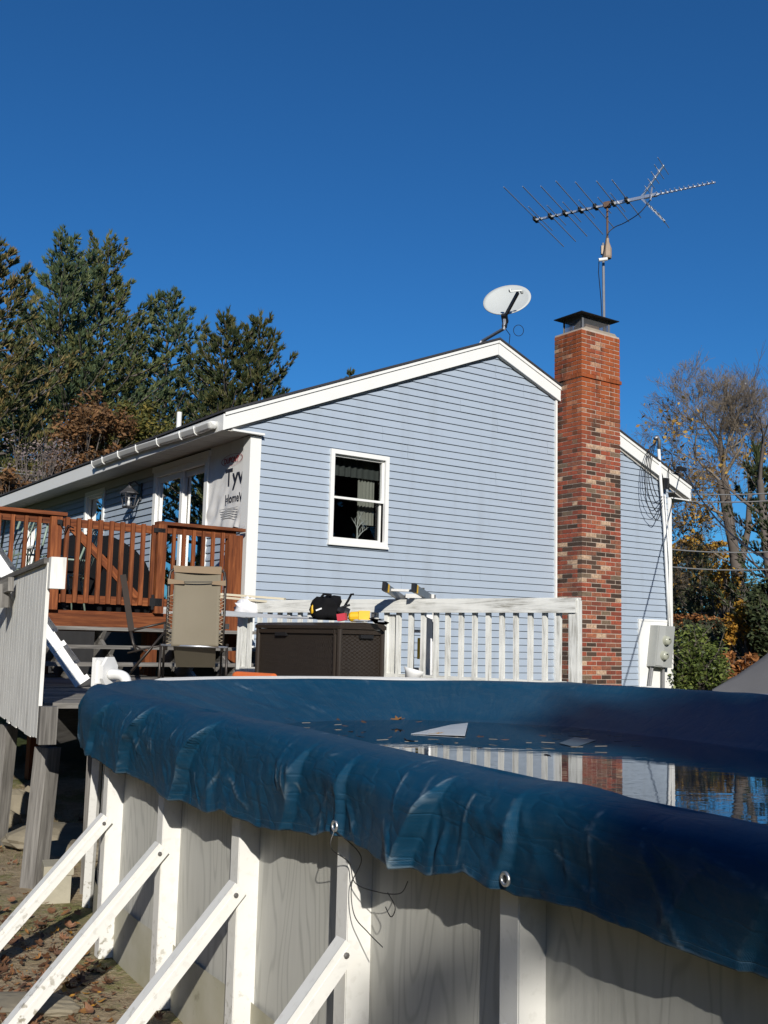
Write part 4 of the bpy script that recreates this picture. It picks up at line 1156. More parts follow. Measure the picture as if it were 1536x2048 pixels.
while y < ymax:
    yc = y+.068
    pl = loc
    pl = clip_poly(clip_poly(pl, 0, 1, yc+.003), 0, -1, -(yc-.003))
    if len(pl) >= 3:
        xa, xb = min(q[0] for q in pl), max(q[0] for q in pl)
        hh_ = RC*RC-(yc-cc[1])**2; segs = [(xa, xb)]
        if hh_ > 0:
            h_ = math.sqrt(hh_); segs = [(xa, min(xb, cc[0]-h_)), (max(xa, cc[0]+h_), xb)]
        for (a_, b_) in segs:
            if b_-a_ > .05:
                c0 = o_+bdx*((a_+b_)/2)+bdy*yc+ZV*(PD-.018+rnd.uniform(-.002, .002)); mb.box(c0, bdx, bdy, ZV, b_-a_, .132, .036)
    y += .142
obj('deck_boards', mb, M_GREYWOOD, pd, bevel=.004)
mb = MB()
mb.beam(Vector((A_.x, A_.y, PD-.16)), Vector((B_.x+.02, B_.y+.25, PD-.16)), .045, .235)
obj('edge_beam', mb, M_GREYWOOD, pd, bevel=.004)
mb = MB(); pv_ = None
for k in range(0, 11):
    a = rad(150-k*11); q = PC+Vector((math.cos(a), math.sin(a), 0))*2.42
    if pv_ is not None: mb.beam((pv_.x, pv_.y, PD-.16), (q.x, q.y, PD-.16), .04, .235)
    pv_ = q
obj('edge_beam', mb, M_GREYWOOD, pd)
mb = MB()
for f_ in (.25, .5, .75): 
    mb.beam((A_.x-.9*f_*2, A_.y+1.8*f_*2+.1, PD-.15), (A_.x-.9*f_*2+2.0, A_.y+1.8*f_*2+.6, PD-.15), .04, .2)
obj('joist', mb, M_GREYWOOD, pd)
for (xt, yt, xb, yb, Y_, w_) in ((97, 1478, 62, 1812, 6.66, .115), (14, 1468, -8, 1680, 8.2, .115), ):
    mb = MB(); a_ = at(xt, yt, Y_); b_ = at(xb, yb, Y_); a_.z = PD-.28; b_ = a_+(b_-a_)*1.15
    mb.beam(b_, a_, w_, w_, Vector((.5, 1, 0)).normalized()); obj('support_post', mb, M_GREYWOOD, pd, bevel=.006)

# solid board railing at the left edge of the pool deck
A2 = at(92, 1397, 6.25); A2.z = PD
PDIR = Vector((-.447, .894, 0)); PNO = Vector((-.894, -.447, 0))
bp_ = thing('board_railing', 'railing of peeling white vertical boards at the left edge of the pool deck', 'railing', (A2.x-.6, A2.y+1.2, .9))
k = 0; x = 0.0
rr = random.Random(8)
while x < 4.2:
    wd = rr.uniform(.125, .145)
    mb = MB(); zb = .925+rr.uniform(-.012, .012); zt = 1.985-.008*x
    q = A2+PDIR*(x+wd/2)+PNO*.03
    mb.box((q.x, q.y, (zb+zt)/2), ZV, PDIR, PNO, zt-zb, wd-.004, .022)
    obj('board', mb, M_PANEL, bp_, bevel=.003); x += wd
mb = MB(); mb.beam(Vector((A2.x, A2.y, 1.997))+PDIR*.02+PNO*.01, Vector((A2.x, A2.y, 1.962))+PDIR*4.2+PNO*.01, .10, .035); obj('top_board', mb, M_GREYWOOD, bp_, bevel=.004)
mb = MB(); q = A2-PDIR*.045+PNO*-.01; mb.box((q.x, q.y, 1.92), ZV, PDIR, PNO, .19, .09, .09); obj('post_block', mb, M_PANEL, bp_, bevel=.006)
mb = MB(); mb.box((q.x, q.y, 1.015), ZV, PDIR, PNO, .22, .09, .10); obj('post_foot', mb, M_GREYWOOD, bp_, bevel=.006)
mb = MB(); a_ = at(-30, 1190, 7.9); b_ = at(22, 1168, 7.4); mb.beam(a_, b_, .04, .1); mb.beam(at(8, 1168, 7.5), at(6, 1215, 7.5), .04, .09, Vector((1, 0, 0)))
obj('handrail_stub', mb, M_GREYWOOD, bp_, bevel=.004)

# white railing between pool and house
RL = at(489, 1214, 11.0); RR = at(1157, 1208, 8.6); RLz = 1.955
RL.z = RR.z = 0
rd = (RR-RL).normalized(); rn = Vector((rd.y, -rd.x, 0))            # towards the viewer
rl_ = thing('white_railing', 'weathered white picket railing along the far edge of the pool deck', 'railing', tuple((RL+RR)/2+ZV*PD))
RLN = (RR-RL).length
RFR = lambda x, q, z: RL+rd*x+rn*q+ZV*z
mb = MB(); mb.abox(-.02, RLN, .02, .058, RLz-.124, RLz-.001, RFR); obj('top_rail', mb, M_OLDWHITE, rl_, bevel=.006)
mb = MB(); mb.abox(-.02, RLN+.01, -.03, .02, RLz-.04, RLz+.004, RFR); obj('rail_back', mb, M_OLDWHITE, rl_, bevel=.006)
mb = MB(); mb.abox(-.02, RLN, -.02, .019, PD+.05, PD+.14, RFR); obj('bottom_rail', mb, M_OLDWHITE, rl_, bevel=.006)
nb = 27
for k in range(nb):
    x = .10+(RLN-.28)*k/(nb-1)+rr.uniform(-.006, .006)
    mb = MB(); c0 = RFR(x, 0, (PD+.02+RLz-.1)/2)
    tl_ = rr.uniform(-.008, .008)
    mb.box(c0, (ZV+rd*tl_).normalized(), rd, rn, RLz-.1-PD-.02+.04, .039, .039)
    obj('baluster', mb, M_OLDWHITE, rl_, bevel=.003)
for x, z1 in ((RLN-.03, RLz-.02), (-.05, RLz-.05), (RLN*.5, RLz-.14)):
    mb = MB(); c0 = RFR(x, -.03 if x > RLN*.4 and x < RLN*.6 else .02, 0)
    if x == RLN-.03: mb.box(RFR(x, -.0, (PD-.4+z1)/2), ZV, rd, rn, z1-PD+.4, .085, .08)
    else: mb.box(RFR(x, -.04, (PD-.4+z1)/2), ZV, rd, rn, z1-PD+.4, .085, .085)
    obj('post', mb, M_OLDWHITE, rl_, bevel=.005)

# ================================================================== THINGS ON THE DECK
# white pool ladder leaning
M_WPLA = simple('white_plastic', (.80, .80, .78), .4, .04, 5, bmp=.02)
lf = at(164, 1371, 8.65); lt = at(-42, 1068, 8.9)
lad = thing('pool_ladder', 'white plastic pool ladder leaning behind the peeling board railing', 'ladder', tuple(lf))
ld = (lt-lf).normalized(); lside = Vector((-.29, 1, 0)).normalized(); lup = lside.cross(ld).normalized(); lup = lup if lup.z > 0 else -lup
lside = ld.cross(lup)
for sg in (0, 1):
    off = lside*(.50*sg*(1 if lside.y > 0 else -1))
    mb = MB()
    mb.box((lf+lt)/2+off, ld, lside, lup, (lt-lf).length, .10, .10); obj('side_rail', mb, M_WPLA, lad, bevel=.012)
mb = MB()
for k in range(6):
    c0 = lf+ld*(.02+.36*k)
    fx = lside*(.25*(1 if lside.y > 0 else -1))
    mb.box(c0+fx+lup*.018, ld, lside, lup, .045, .62, .135)
obj('step', mb, M_WPLA, lad, bevel=.012)
mb = MB()
for k in range(5):
    c0 = lf+ld*(.20+.36*k)-lside*(.0515*(1 if lside.y > 0 else -1))
    for g_ in (-.03, 0, .03): mb.box(c0+lup*g_, ld, lside, lup, .24, .004, .004)
    for g_ in (-.09, .09): mb.box(c0+ld*g_+lup*.018, ld, lside, lup, .03, .005, .006)
obj('groove', mb, M_STEEL, lad)

# skimmer flange with elbow
sk = thing('skimmer_fitting', 'white plastic skimmer flange with a pipe elbow at the left end of the pool', 'pool fitting', tuple(at(215, 1382, 7.35)))
f0 = at(213, 1344, 7.35); fnrm = Vector((.90, -.43, 0)).normalized(); fs = Vector((-fnrm.y, fnrm.x, 0))
mb = MB()
mb.box(f0-fnrm*.045, fnrm, fs, ZV, .03, .17, .20); mb.box(f0-fnrm*.015, fnrm, fs, ZV, .035, .14, .16)
oc = [f0+fnrm*.01+fs*(.085*math.cos(a))+ZV*(.115*math.sin(a)) for a in [rad(22.5+45*i) for i in range(8)]]
mb.prism(oc, fnrm*.025); obj('flange', mb, M_WPLA, sk, bevel=.005)
mb = MB(); e0 = f0+fnrm*.035-ZV*.015
mb.tube(spl([e0, e0+fnrm*.07, e0+fnrm*.125-ZV*.015, e0+fnrm*.15-ZV*.06, e0+fnrm*.15-ZV*.15], 4), .036, 12)
obj('pipe_elbow', mb, M_WPLA, sk, smooth=True)

# reclining lounge chair seen from behind
M_TAN, t, p = nm('tan_sling'); v = coords(t); n = nz(t, v, 3, 5); n2 = nz(t, v, 160, 2)
c_ = mix(t, n, (.165, .14, .095), (.215, .185, .13)); t.links.new(c_, p.inputs['Base Color']); p.inputs['Roughness'].default_value = .8; bump(t, p, n2, .3, .002)
M_TAN2 = simple('tan_edging', (.25, .18, .11), .8, .1, 9, bmp=.2)
M_BRONZE = simple('dark_bronze_tube', (.04, .032, .026), .42, .2, 12, .3, .03)
YC = 9.55
chb = at(392, 1366, YC)
ch = thing('reclining_chair', 'folding recliner chair with a tan sling back and dark tube frame beside the brown box', 'chair', (chb.x, chb.y, PD))
def CP(x, y, dy=0.0): return at(x, y, YC+dy)
# sling: slightly bowed panel
mb = MB(); nxs, nys = 14, 30; b0 = 0
for j in range(nys+1):
    f_ = j/nys
    y = 1132+f_*(1292-1132); xl = 350-f_*8; xr = 443-f_*6
    for i in range(nxs+1):
        g_ = i/nxs; bow = .03*math.sin(math.pi*g_)
        q = CP(xl+(xr-xl)*g_, y+1.5*g_, -.0-.16*(f_)+bow); mb.v.append(tuple(q))
for j in range(nys):
    for i in range(nxs): a_ = j*(nxs+1)+i; mb.f.append((a_, a_+1, a_+nxs+2, a_+nxs+1)); mb.uv += [(0, 0)]*4; mb.r.append(0)
so2 = obj('sling_back', mb, M_TAN, ch, smooth=True); s_ = so2.modifiers.new('thick', 'SOLIDIFY'); s_.thickness = .006
mb = MB()
q4 = [CP(347, 1131, -.015), CP(444, 1135, -.015), CP(443, 1149, -.02), CP(349, 1144, -.02)]; mb.prism(q4, Vector((0, -.008, 0)))
obj('top_band', mb, M_TAN2, so2)
for (a_, b_) in (((336, 1157), (369, 1163)), ((452, 1161), (424, 1164))):
    mb = MB(); x0, y0 = a_; x1, y1 = b_
    mb.prism([CP(x0, y0, -.05), CP(x1, y1-1, -.05), CP(x1, y1+5, -.05), CP(x0, y0+11, -.05)], Vector((0, -.01, 0))); obj('pillow_strap', mb, M_TAN2, so2)
mb = MB(); mb.beam(CP(368, 1164, -.06), CP(425, 1164, -.06), .012, .008); obj('strap_cord', mb, M_BLACK, so2)
# seat underside below the bend
mb = MB()
for j in range(7):
    f_ = j/6
    for i in range(nxs+1):
        g_ = i/nxs; q = CP(346+6*f_+(86-8*f_)*g_, 1290+f_*44+1.0*g_, -.14+.30*f_); mb.v.append(tuple(q))
for j in range(6):
    for i in range(nxs): a_ = j*(nxs+1)+i; mb.f.append((a_, a_+1, a_+nxs+2, a_+nxs+1)); mb.uv += [(0, 0)]*4; mb.r.append(0)
obj('sling_seat', mb, M_TAN, ch, smooth=True)
# frame
mb = MB()
mb.tube([CP(332, 1300, -.12), CP(335, 1230, -.07), CP(338, 1160, 0), CP(341, 1144, .02), CP(350, 1136, .03), CP(393, 1135, .04), CP(440, 1138, .03), CP(449, 1146, .02), CP(451, 1164, 0), CP(448, 1240, -.07), CP(444, 1304, -.12)], .013, 8)
obj('back_frame', mb, M_BRONZE, ch, smooth=True)
mb = MB(); mb.tube([CP(322, 1290, -.14), CP(455, 1295, -.14)], .010, 8); obj('cross_bar', mb, M_ALU, ch, smooth=True)
for (xa, xb, xc) in ((322, 316, 330), (454, 451, 445)):
    mb = MB(); mb.tube([CP(xa, 1288, -.13), CP(xb, 1385, -.2)], .012, 8); obj('leg', mb, M_BRONZE, ch, smooth=True)
    mb = MB(); mb.tube([CP(xc, 1250, .1), CP(xc-2, 1300, .22), CP(xc-6, 1382, .45)], .011, 8); obj('leg', mb, M_BRONZE, ch, smooth=True)
mb = MB()
for x in (334, 452): mb.box(CP(x, 1253, -.02), (1, 0, 0), (0, 1, 0), (0, 0, 1), .05, .06, .05)
obj('locking_knob', mb, M_BLACK, ch, bevel=.008)
M_LACE = simple('pale_lacing', (.42, .35, .24), .7, .4, 60, bmp=0)
for sg in (-1, 1):
    pth = []
    for i in range(14):
        y = 1190+i*7.3; k_ = (y-1132)/160
        xs_, xf = ((349-.05*(y-1132), 336-.03*(y-1164)) if sg < 0 else (442-.035*(y-1132), 449-.04*(y-1164)))
        pth += [CP(xs_-sg*1.0, y, -.04-.1*k_), CP(xf, y+3.5+rnd.uniform(-1, 1), -.03-.1*k_)]
    mb = MB(); mb.tube(pth, .006, 5); obj('lacing_cord', mb, M_LACE, ch)
# swung out arm and foot section at the left
mb = MB(); mb.beam(CP(246, 1150, .1), CP(263, 1262, -.05), .055, .022, Vector((.3, -1, 0))); obj('armrest', mb, simple('brown_armrest', (.04, .03, .024), .7, .15, 8, bmp=.05, spec=.15), ch, bevel=.008)
mb = MB()
mb.tube([CP(261, 1262, -.05), CP(300, 1252, 0), CP(333, 1245, .02)], .012, 6)
mb.tube([CP(261, 1262, -.05), CP(266, 1286, -.06), CP(273, 1304, -.08)], .013, 6)
mb.tube([CP(255, 1306, -.1), CP(292, 1297, -.08), CP(330, 1290, -.1)], .010, 6)
mb.tube([CP(256, 1352, .2), CP(300, 1300, .0), CP(330, 1266, 0)], .010, 6)
mb.tube([CP(262, 1342, -.2), CP(302, 1296, -.1), CP(334, 1258, 0)], .010, 6)
mb.tube([CP(268, 1290, -.06), CP(296, 1306, -.08)], .008, 6)
obj('folding_link', mb, M_BRONZE, ch, smooth=True)

# brown storage box with woven pattern
bc = at(677, 1340, 8.85); bl_ = at(511, 1340, 9.75); br_ = at(764, 1340, 9.22)
bd1 = Vector((bl_.x-bc.x, bl_.y-bc.y, 0)); L1 = bd1.length; bd1.normalize()
bd2 = Vector((-bd1.y, bd1.x, 0)); bd2 = bd2 if bd2.x > 0 else -bd2
L2 = .52
bx = thing('storage_box', 'dark brown resin storage box with a woven texture and a lid', 'storage box', (bc.x+bd1.x*L1/2+bd2.x*L2/2, bc.y+bd1.y*L1/2+bd2.y*L2/2, PD))
BZ = 1.715
BFR = lambda a, b, z: Vector((bc.x, bc.y, 0))+bd1*a+bd2*b+ZV*z
M_RESIN, t, p = nm('brown_resin'); v = coords(t, 'UV'); 
ck = node(t, 'ShaderNodeTexChecker'); ck.inputs['Scale'].default_value = 62
mpp = node(t, 'ShaderNodeMapping'); mpp.inputs['Scale'].default_value = (1, .55, 1); t.links.new(v, mpp.inputs[0]); t.links.new(mpp.outputs[0], ck.inputs['Vector'])
wv_ = node(t, 'ShaderNodeTexWave', bands_direction='Y'); wv_.inputs['Scale'].default_value = 44; t.links.new(v, wv_.inputs['Vector'])
wv2 = node(t, 'ShaderNodeTexWave', bands_direction='X'); wv2.inputs['Scale'].default_value = 30; t.links.new(v, wv2.inputs['Vector'])
n = nz(t, coords(t), 3, 4); t.links.new(mix(t, n, (.024, .017, .012), (.034, .025, .018)), p.inputs['Base Color']); p.inputs['Roughness'].default_value = .42; p.inputs['Specular IOR Level'].default_value = .4
bump(t, p, mix(t, ck.outputs['Fac'], wv_.outputs['Fac'], wv2.outputs['Fac']), .7, .006)
M_RESIN2 = simple('brown_resin_smooth', (.030, .022, .016), .4, .1, 5, bmp=.03)
mb = MB(); mb.abox(0.02, L1-.02, .02, L2-.02, PD, BZ-.06, BFR); obj('box_body', mb, M_RESIN, bx)
mb = MB()
for (a_, b_) in ((.012, .012), (L1-.012, .012), (.012, L2-.012), (L1-.012, L2-.012)): mb.lathe([(.024, PD), (.024, BZ-.055), (.012, BZ-.03)], BFR(a_, b_, 0), n=10)
mb.lathe([(.018, PD), (.018, BZ-.06)], BFR(.07, .012, 0), n=8); mb.abox(.0, L1, .0, L2, BZ-.10, BZ-.062, BFR)
obj('box_frame', mb, M_RESIN2, bx, smooth=False)
mb = MB(); pr_ = [(-.012, BZ-.058), (-.014, BZ-.03), (.02, BZ-.008), (L2/2, BZ+.004), (L2-.02, BZ-.008), (L2+.014, BZ-.03), (L2+.012, BZ-.058)]
mb.prism([BFR(-.014, b_, z_) for b_, z_ in pr_], bd1*(L1+.028)); obj('box_lid', mb, M_RESIN2, bx, bevel=.008)
mb = MB(); mb.abox(L1*.62, L1*.62+.16, -.012, .02, BZ-.125, BZ-.095, BFR); mb.abox(-.012, .02, L2*.45, L2*.45+.15, BZ-.135, BZ-.105, BFR); obj('box_handle', mb, M_BLACK, bx, bevel=.006)

# bag, tools and trim on the box
ltop = BZ+.006
def blob(center, rx, ry, rz, seed, amp=.16, n=20, ax=None, ay=None, freq=1.6):
    mb = MB(); ax = ax or Vector((1, 0, 0)); ay = ay or Vector((0, 1, 0)); m_ = n//2
    for j in range(m_+1):
        th = math.pi*j/m_
        for i in range(n):
            ph = 2*math.pi*i/n; d = Vector((math.sin(th)*math.cos(ph), math.sin(th)*math.sin(ph), math.cos(th)))
            k = 1+amp*mnoise.noise((d.x*freq+seed, d.y*freq, d.z*freq))+amp*.5*mnoise.noise((d.x*4+seed, d.y*4, d.z*4))
            z = max(d.z*rz*k, -rz*.72)
            mb.v.append(tuple(Vector(center)+ax*(d.x*rx*k)+ay*(d.y*ry*k)+ZV*z))
    for j in range(m_):
        for i in range(n): i2 = (i+1) % n; mb.f.append((j*n+i, (j+1)*n+i, (j+1)*n+i2, j*n+i2)); mb.uv += [(0, 0)]*4; mb.r.append(0)
    return mb
bq = at(656, 1222, 9.25); bq.z = ltop+.105
bag = thing('tool_bag', 'slouched black fabric tool bag with a yellow end on the brown box', 'bag', (bq.x, bq.y, ltop))
obj('bag_body', blob(bq, .15, .12, .125, 6.4, .45), M_BLACKFAB, bag, smooth=True)
mb = blob(bq+Vector((-.135, -.02, .0)), .022, .05, .06, 1.1, .15, 12); obj('end_panel', mb, M_YELLOW, bag, smooth=True)
mb = MB(); hk = bq+Vector((.13, -.02, .03)); mb.tube([hk+Vector((-.02, 0, -.06)), hk+Vector((.05, 0, .06)), hk+Vector((.075, 0, .115)), hk+Vector((.10, 0, .115))], .012, 6); mb.tube([hk+Vector((-.24, 0, .02)), hk+Vector((-.17, -.02, .11)), hk+Vector((-.10, -.03, .10))], .012, 6); obj('carry_strap', mb, M_BLACKFAB, bag)
mb = MB(); mb.box(bq+Vector((-.075, -.135, .0)), (1, 0, .4), (0, 1, 0), (-.4, 0, 1), .05, .004, .012); obj('strap_tag', mb, M_WPLA, bag)
dq = at(722, 1232, 9.15); dq.z = ltop+.052
dr = thing('power_drill', 'yellow and black power drill lying on the brown box', 'drill', (dq.x, dq.y, ltop))
mb = MB(); mb.lathe([(.03, -.11), (.045, -.09), (.048, .02), (.04, .05)], dq, Vector((1, -.15, .05)), 12); mb.box(dq+Vector((.03, -.02, .01)), (1, 0, 0), (0, 1, 0), (0, 0, 1), .10, .08, .08)
obj('drill_housing', mb, M_YELLOW, dr, bevel=.01)
mb = MB(); mb.lathe([(.045, 0), (.05, .04), (.03, .08), (.02, .11)], dq+Vector((-.11, 0, .02)), Vector((-1, 0, .35)), 10); mb.beam(dq+Vector((-.02, .02, .02)), dq+Vector((.06, .12, -.02)), .045, .05); mb.tube([dq+Vector((-.12, 0, .06)), dq+Vector((-.2, 0, .07)), dq+Vector((-.10, -.02, .10))], .012, 6); mb.lathe([(.04, 0), (.04, .03)], dq+Vector((.09, -.02, .0)), Vector((1, 0, 0)), 8)
obj('drill_grip', mb, M_BLACK, dr, bevel=.004)
rq = at(684, 1235, 9.0); mb = MB(); mb.box((rq.x, rq.y, ltop+.038), Vector((.94, -.3, .16)).normalized(), Vector((.3, .94, 0)).normalized(), Vector((-.16, 0, .98)).normalized(), .078, .05, .062)
single('red_case', mb, simple('red_plastic', (.55, .045, .07), .5, .08, 6, bmp=.02), 'small red plastic case between the black bag and the drill', 'case', bevel=.006)
M_STRIP = simple('pale_grey_vinyl', (.42, .44, .47), .45, .06, 5, bmp=.02)
for k in range(5):
    a_ = at(444, 1222+2.2*k, 9.9-.02*k); b_ = at(768-9*k, 1240.5+1.3*k, 8.98+.05*k)
    b_.z = ltop+.012+.006*k if k > 1 else ltop+.010
    mb = MB(); b2 = b_; m1 = (a_+b2)/2-ZV*.012
    mb.beam(a_, m1, .018, .012); mb.beam(m1, b2, .018, .012)
    single('trim_strip', mb, M_STRIP, 'long thin pale grey trim strip laid in a bundle over the brown box', 'trim strip', 'trim strips on the storage box')
mb = MB(); e_ = at(778, 1246, 9.0); mb.prism([at(738, 1237, 9.0), at(760, 1240, 9.0), e_, at(772, 1250, 9.0), at(750, 1247, 9.0)], ZV*.006); single('metal_flashing', mb, M_ALU, 'bent scrap of metal flashing overhanging the right end of the brown box', 'flashing')
for k, (ya, yb) in enumerate(((1188, 1200), (1194, 1206))):
    mb = MB(); a_ = at(438, ya, 11.0); b_ = at(570 - 25*k, yb-2, 10.72); mb.beam(a_, b_, .05, .022); single('lumber_board', mb, M_CREAM, 'pale new board resting on the left end of the white railing, %s one' % ('upper', 'lower')[k], 'board', 'pale boards on the railing', bevel=.003)
cq = at(494, 1219, 10.85)
mb = blob(cq, .125, .07, .12, 8.8, .5, 22, freq=2.6); single('white_cloth', mb, simple('white_cloth_fabric', (.72, .72, .74), .85, .04, 8, bmp=.5, bscale=25), 'crumpled white cloth draped on the left end of the white railing', 'cloth', smooth=True)
a_ = at(470, 1351, 9.3); b_ = at(548, 1356, 8.9); mb = MB(); mb.tube([a_, a_+(b_-a_)*.05, b_], [.03, .038, .038], 12); single('orange_tube', mb, simple('orange_plastic', (.72, .16, .04), .5, .1, 5, bmp=.05), 'orange tube lying on the deck in front of the brown box', 'tube')
bw = at(823, 1361, 9.1); mb = MB(); mb.lathe([(.06, 0), (.075, .06), (.10, .10), (.094, .10), (.07, .062), (.05, .01)], (bw.x, bw.y, bw.z), Vector((.25, 0, 1)), 14); single('white_bowl', mb, M_WPLA, 'small white plastic bowl on the deck below the ladder', 'bowl', smooth=True)

# folded aluminium ladder standing behind the railing
YL = 9.95
lq = lambda x, y, dy=0.0: at(x, y, YL+dy)
fl = thing('folding_ladder', 'folded aluminium ladder with yellow hinge standing behind the white railing', 'ladder', tuple(at(845, 1370, YL)))
for x, w_ in ((823, .05), (868, .045)):
    mb = MB(); mb.beam(lq(x-1, 1400), lq(x+1, 1196), w_, .075, Vector((0, 1, 0))); obj('side_rail', mb, M_STEEL, fl, bevel=.004)
mb = MB(); mb.beam(lq(855, 1400, -.06), lq(857, 1230, -.06), .075, .03, Vector((0, 1, 0))); obj('inner_rail', mb, M_ALU, fl, bevel=.004)
for y in (1262, 1338): 
    mb = MB(); mb.beam(lq(822, y, -.02), lq(868, y+1, -.02), .05, .03); obj('rung', mb, M_STEEL, fl, bevel=.004)
mb = MB(); mb.beam(lq(841, 1276, -.1), lq(840, 1318, -.1), .055, .05, Vector((0, 1, 0))); mb.beam(lq(838, 1281, -.1), lq(849, 1281, -.1), .04, .03); mb.beam(lq(838, 1315, -.1), lq(849, 1315, -.1), .04, .03); obj('hinge_lock', mb, M_YELLOW, fl, bevel=.006)
M_ALU2 = simple('scuffed_aluminium', (.40, .40, .39), .4, .2, 14, .7, .05)
tips = ((772, 1175), (830, 1177))
roots = ((812, 1203), (866, 1200))
for (tx, ty), (rx_, ry_) in zip(tips, roots):
    a_ = lq(rx_, ry_, -.02); b_ = lq(tx, ty, -.52)
    mb = MB(); mb.beam(a_, b_, .028, .07); r_ = obj('upper_rail', mb, M_ALU2, fl, bevel=.004)
    d_ = (b_-a_).normalized(); mb = MB(); mb.beam(b_-d_*.005, b_+d_*.055, .036, .08); obj('rubber_foot', mb, M_BLACK, r_, bevel=.006)
    mb = MB(); mb.beam(b_-d_*.05, b_-d_*.004, .032, .076); obj('yellow_sleeve', mb, M_YELLOW, r_, bevel=.004)
mb = MB(); p1 = lq(780, 1180, -.40); p2 = lq(838, 1182, -.40); mb.beam(p1, p2, .07, .022); obj('rung', mb, M_ALU2, fl, bevel=.004)
mb = MB(); mb.beam(lq(811, 1192, -.06), lq(868, 1193, -.06), .10, .04); obj('rung', mb, M_ALU2, fl, bevel=.004)
mb = MB(); 
for q_ in ((846, 1180), (868, 1194), (812, 1194)): mb.box(lq(*q_, -.06), (1, 0, 0), (0, 1, 0), (0, 0, 1), .028, .06, .04)
obj('end_cap', mb, M_BLACK, fl, bevel=.004)

# things on the red deck
gr = thing('covered_grill', 'barbecue grill under a black cover behind the red deck gate', 'grill', tuple(W(-1.55, -1.9, FZ)))
mb = MB(); gx0, gx1 = -1.75, -.75
secs = [(0.0, -.1, 1.12), (.45, -.1, 1.1), (.62, -.05, 1.05), (.80, .05, .92), (.92, .25, .70), (.97, .4, .5)]
gfr = lambda a, b, z: W(-1.85+a, -1.9+b, FZ+z)
nn = 26
for j, (z, xa, xb) in enumerate([(0.0, 0, 1.25), (.3, .0, 1.25), (.58, .02, 1.22), (.70, .03, 1.16), (.85, .05, 1.02), (.96, .08, .84), (1.02, .2, .7)]):
    for i in range(nn):
        a = 2*math.pi*i/nn; sx_ = math.copysign(abs(math.cos(a))**.5, math.cos(a)); sy_ = math.copysign(abs(math.sin(a))**.5, math.sin(a))
        fold = 1+.05*math.sin(a*9+z*2)*(1-z*.7)
        mb.v.append(tuple(gfr((xa+xb)/2+(xb-xa)/2*sx_*fold, .32*sy_*(1 if z < .8 else 1-(z-.8)*1.8)*fold, z)))
for j in range(6):
    for i in range(nn): i2 = (i+1) % nn; mb.f.append((j*nn+i, j*nn+i2, (j+1)*nn+i2, (j+1)*nn+i)); mb.uv += [(0, 0)]*4; mb.r.append(0)
mb.f.append(tuple(6*nn+i for i in range(nn))); mb.uv += [(0, 0)]*nn; mb.r.append(0)
obj('grill_cover', mb, M_BLACKFAB, gr, smooth=True)
mb = MB()
for a in (.12, 1.1): mb = MB(); mb.lathe([(.09, -.025), (.09, .025)], gfr(a, .24, .09), N, 12); obj('wheel', mb, M_BLACK, gr)
def patio_chair(t, o, rot, label):
    base = W(t, o, FZ); c_ = thing('patio_chair', label, 'chair', tuple(base), 'green metal patio chairs on the red deck')
    ca, sa = math.cos(rot), math.sin(rot); ax = G*ca+N*sa; ay = N*ca-G*sa
    P = lambda a, b, z: base+ax*a+ay*b+ZV*z
    for sg in (-1, 1):
        mb = MB(); mb.tube([P(sg*.25, .25, 0), P(sg*.25, .24, .42), P(sg*.24, -.02, .44), P(sg*.24, -.26, .42), P(sg*.235, -.36, .72), P(sg*.22, -.44, .98)], .014, 7); obj('side_frame', mb, M_GREEN, c_, smooth=True)
        mb = MB(); mb.tube([P(sg*.25, -.28, 0), P(sg*.25, -.22, .3), P(sg*.245, -.2, .43)], .013, 7); obj('leg', mb, M_GREEN, c_, smooth=True)
        mb = MB(); mb.tube([P(sg*.26, .22, .42), P(sg*.28, .2, .62), P(sg*.28, .02, .66), P(sg*.26, -.3, .64)], .013, 7); obj('arm', mb, M_GREEN, c_, smooth=True)
    mb = MB(); mb.tube([P(-.22, -.44, .98), P(-.14, -.46, 1.04), P(0, -.465, 1.06), P(.14, -.46, 1.04), P(.22, -.44, .98)], .014, 7)
    for k in range(-2, 3): mb.tube([P(k*.075, -.28, .45), P(k*.075+.03*(1 if k >= 0 else -1), -.36, .72), P(k*.055, -.455, 1.03)], .008, 6)
    mb.tube([P(-.23, -.28, .45), P(.23, -.28, .45)], .012, 6); obj('back_bars', mb, M_GREEN, c_, smooth=True)
    mb = MB()
    for k in range(9): mb.beam(P(-.24, .22-.055*k, .435), P(.24, .22-.055*k, .435), .03, .008)
    obj('seat', mb, M_GREEN, c_)
    return c_
patio_chair(-2.05, -1.15, 2.2, 'sage green metal patio chair seen through the gate in front of the black grill')
patio_chair(-2.78, -.9, 2.6, 'sage green metal patio chair just left of the gate post')
patio_chair(-3.25, -.55, 3.0, 'sage green metal patio chair at the left edge of the red deck')
pt = W(-1.18, -1.9, FZ)
pot = thing('potted_plant', 'small leafy plant in a pale pot on the red deck by the gate hinge', 'plant', tuple(pt))
mb = MB(); mb.lathe([(.09, 0), (.13, .22), (.14, .24), (.12, .24), (.1, .2)], pt, n=14); obj('pot', mb, simple('pale_clay', (.55, .5, .42), .8, .1, 6, bmp=.1), pot)
mb = MB(); rr = random.Random(4)
for k in range(70):
    a = rr.uniform(0, 6.28); d = Vector((math.cos(a), math.sin(a), rr.uniform(.2, 1.4))).normalized(); q = pt+ZV*.22+d*rr.uniform(.05, .24); sd_ = d.cross(ZV).normalized()*.03
    mb.face([q-sd_, q+d*.03-sd_*.2, q+d*.08, q+sd_])
obj('leaves', mb, simple('dark_leaf', (.03, .05, .02), .6, .3, 9, bmp=0), pot)

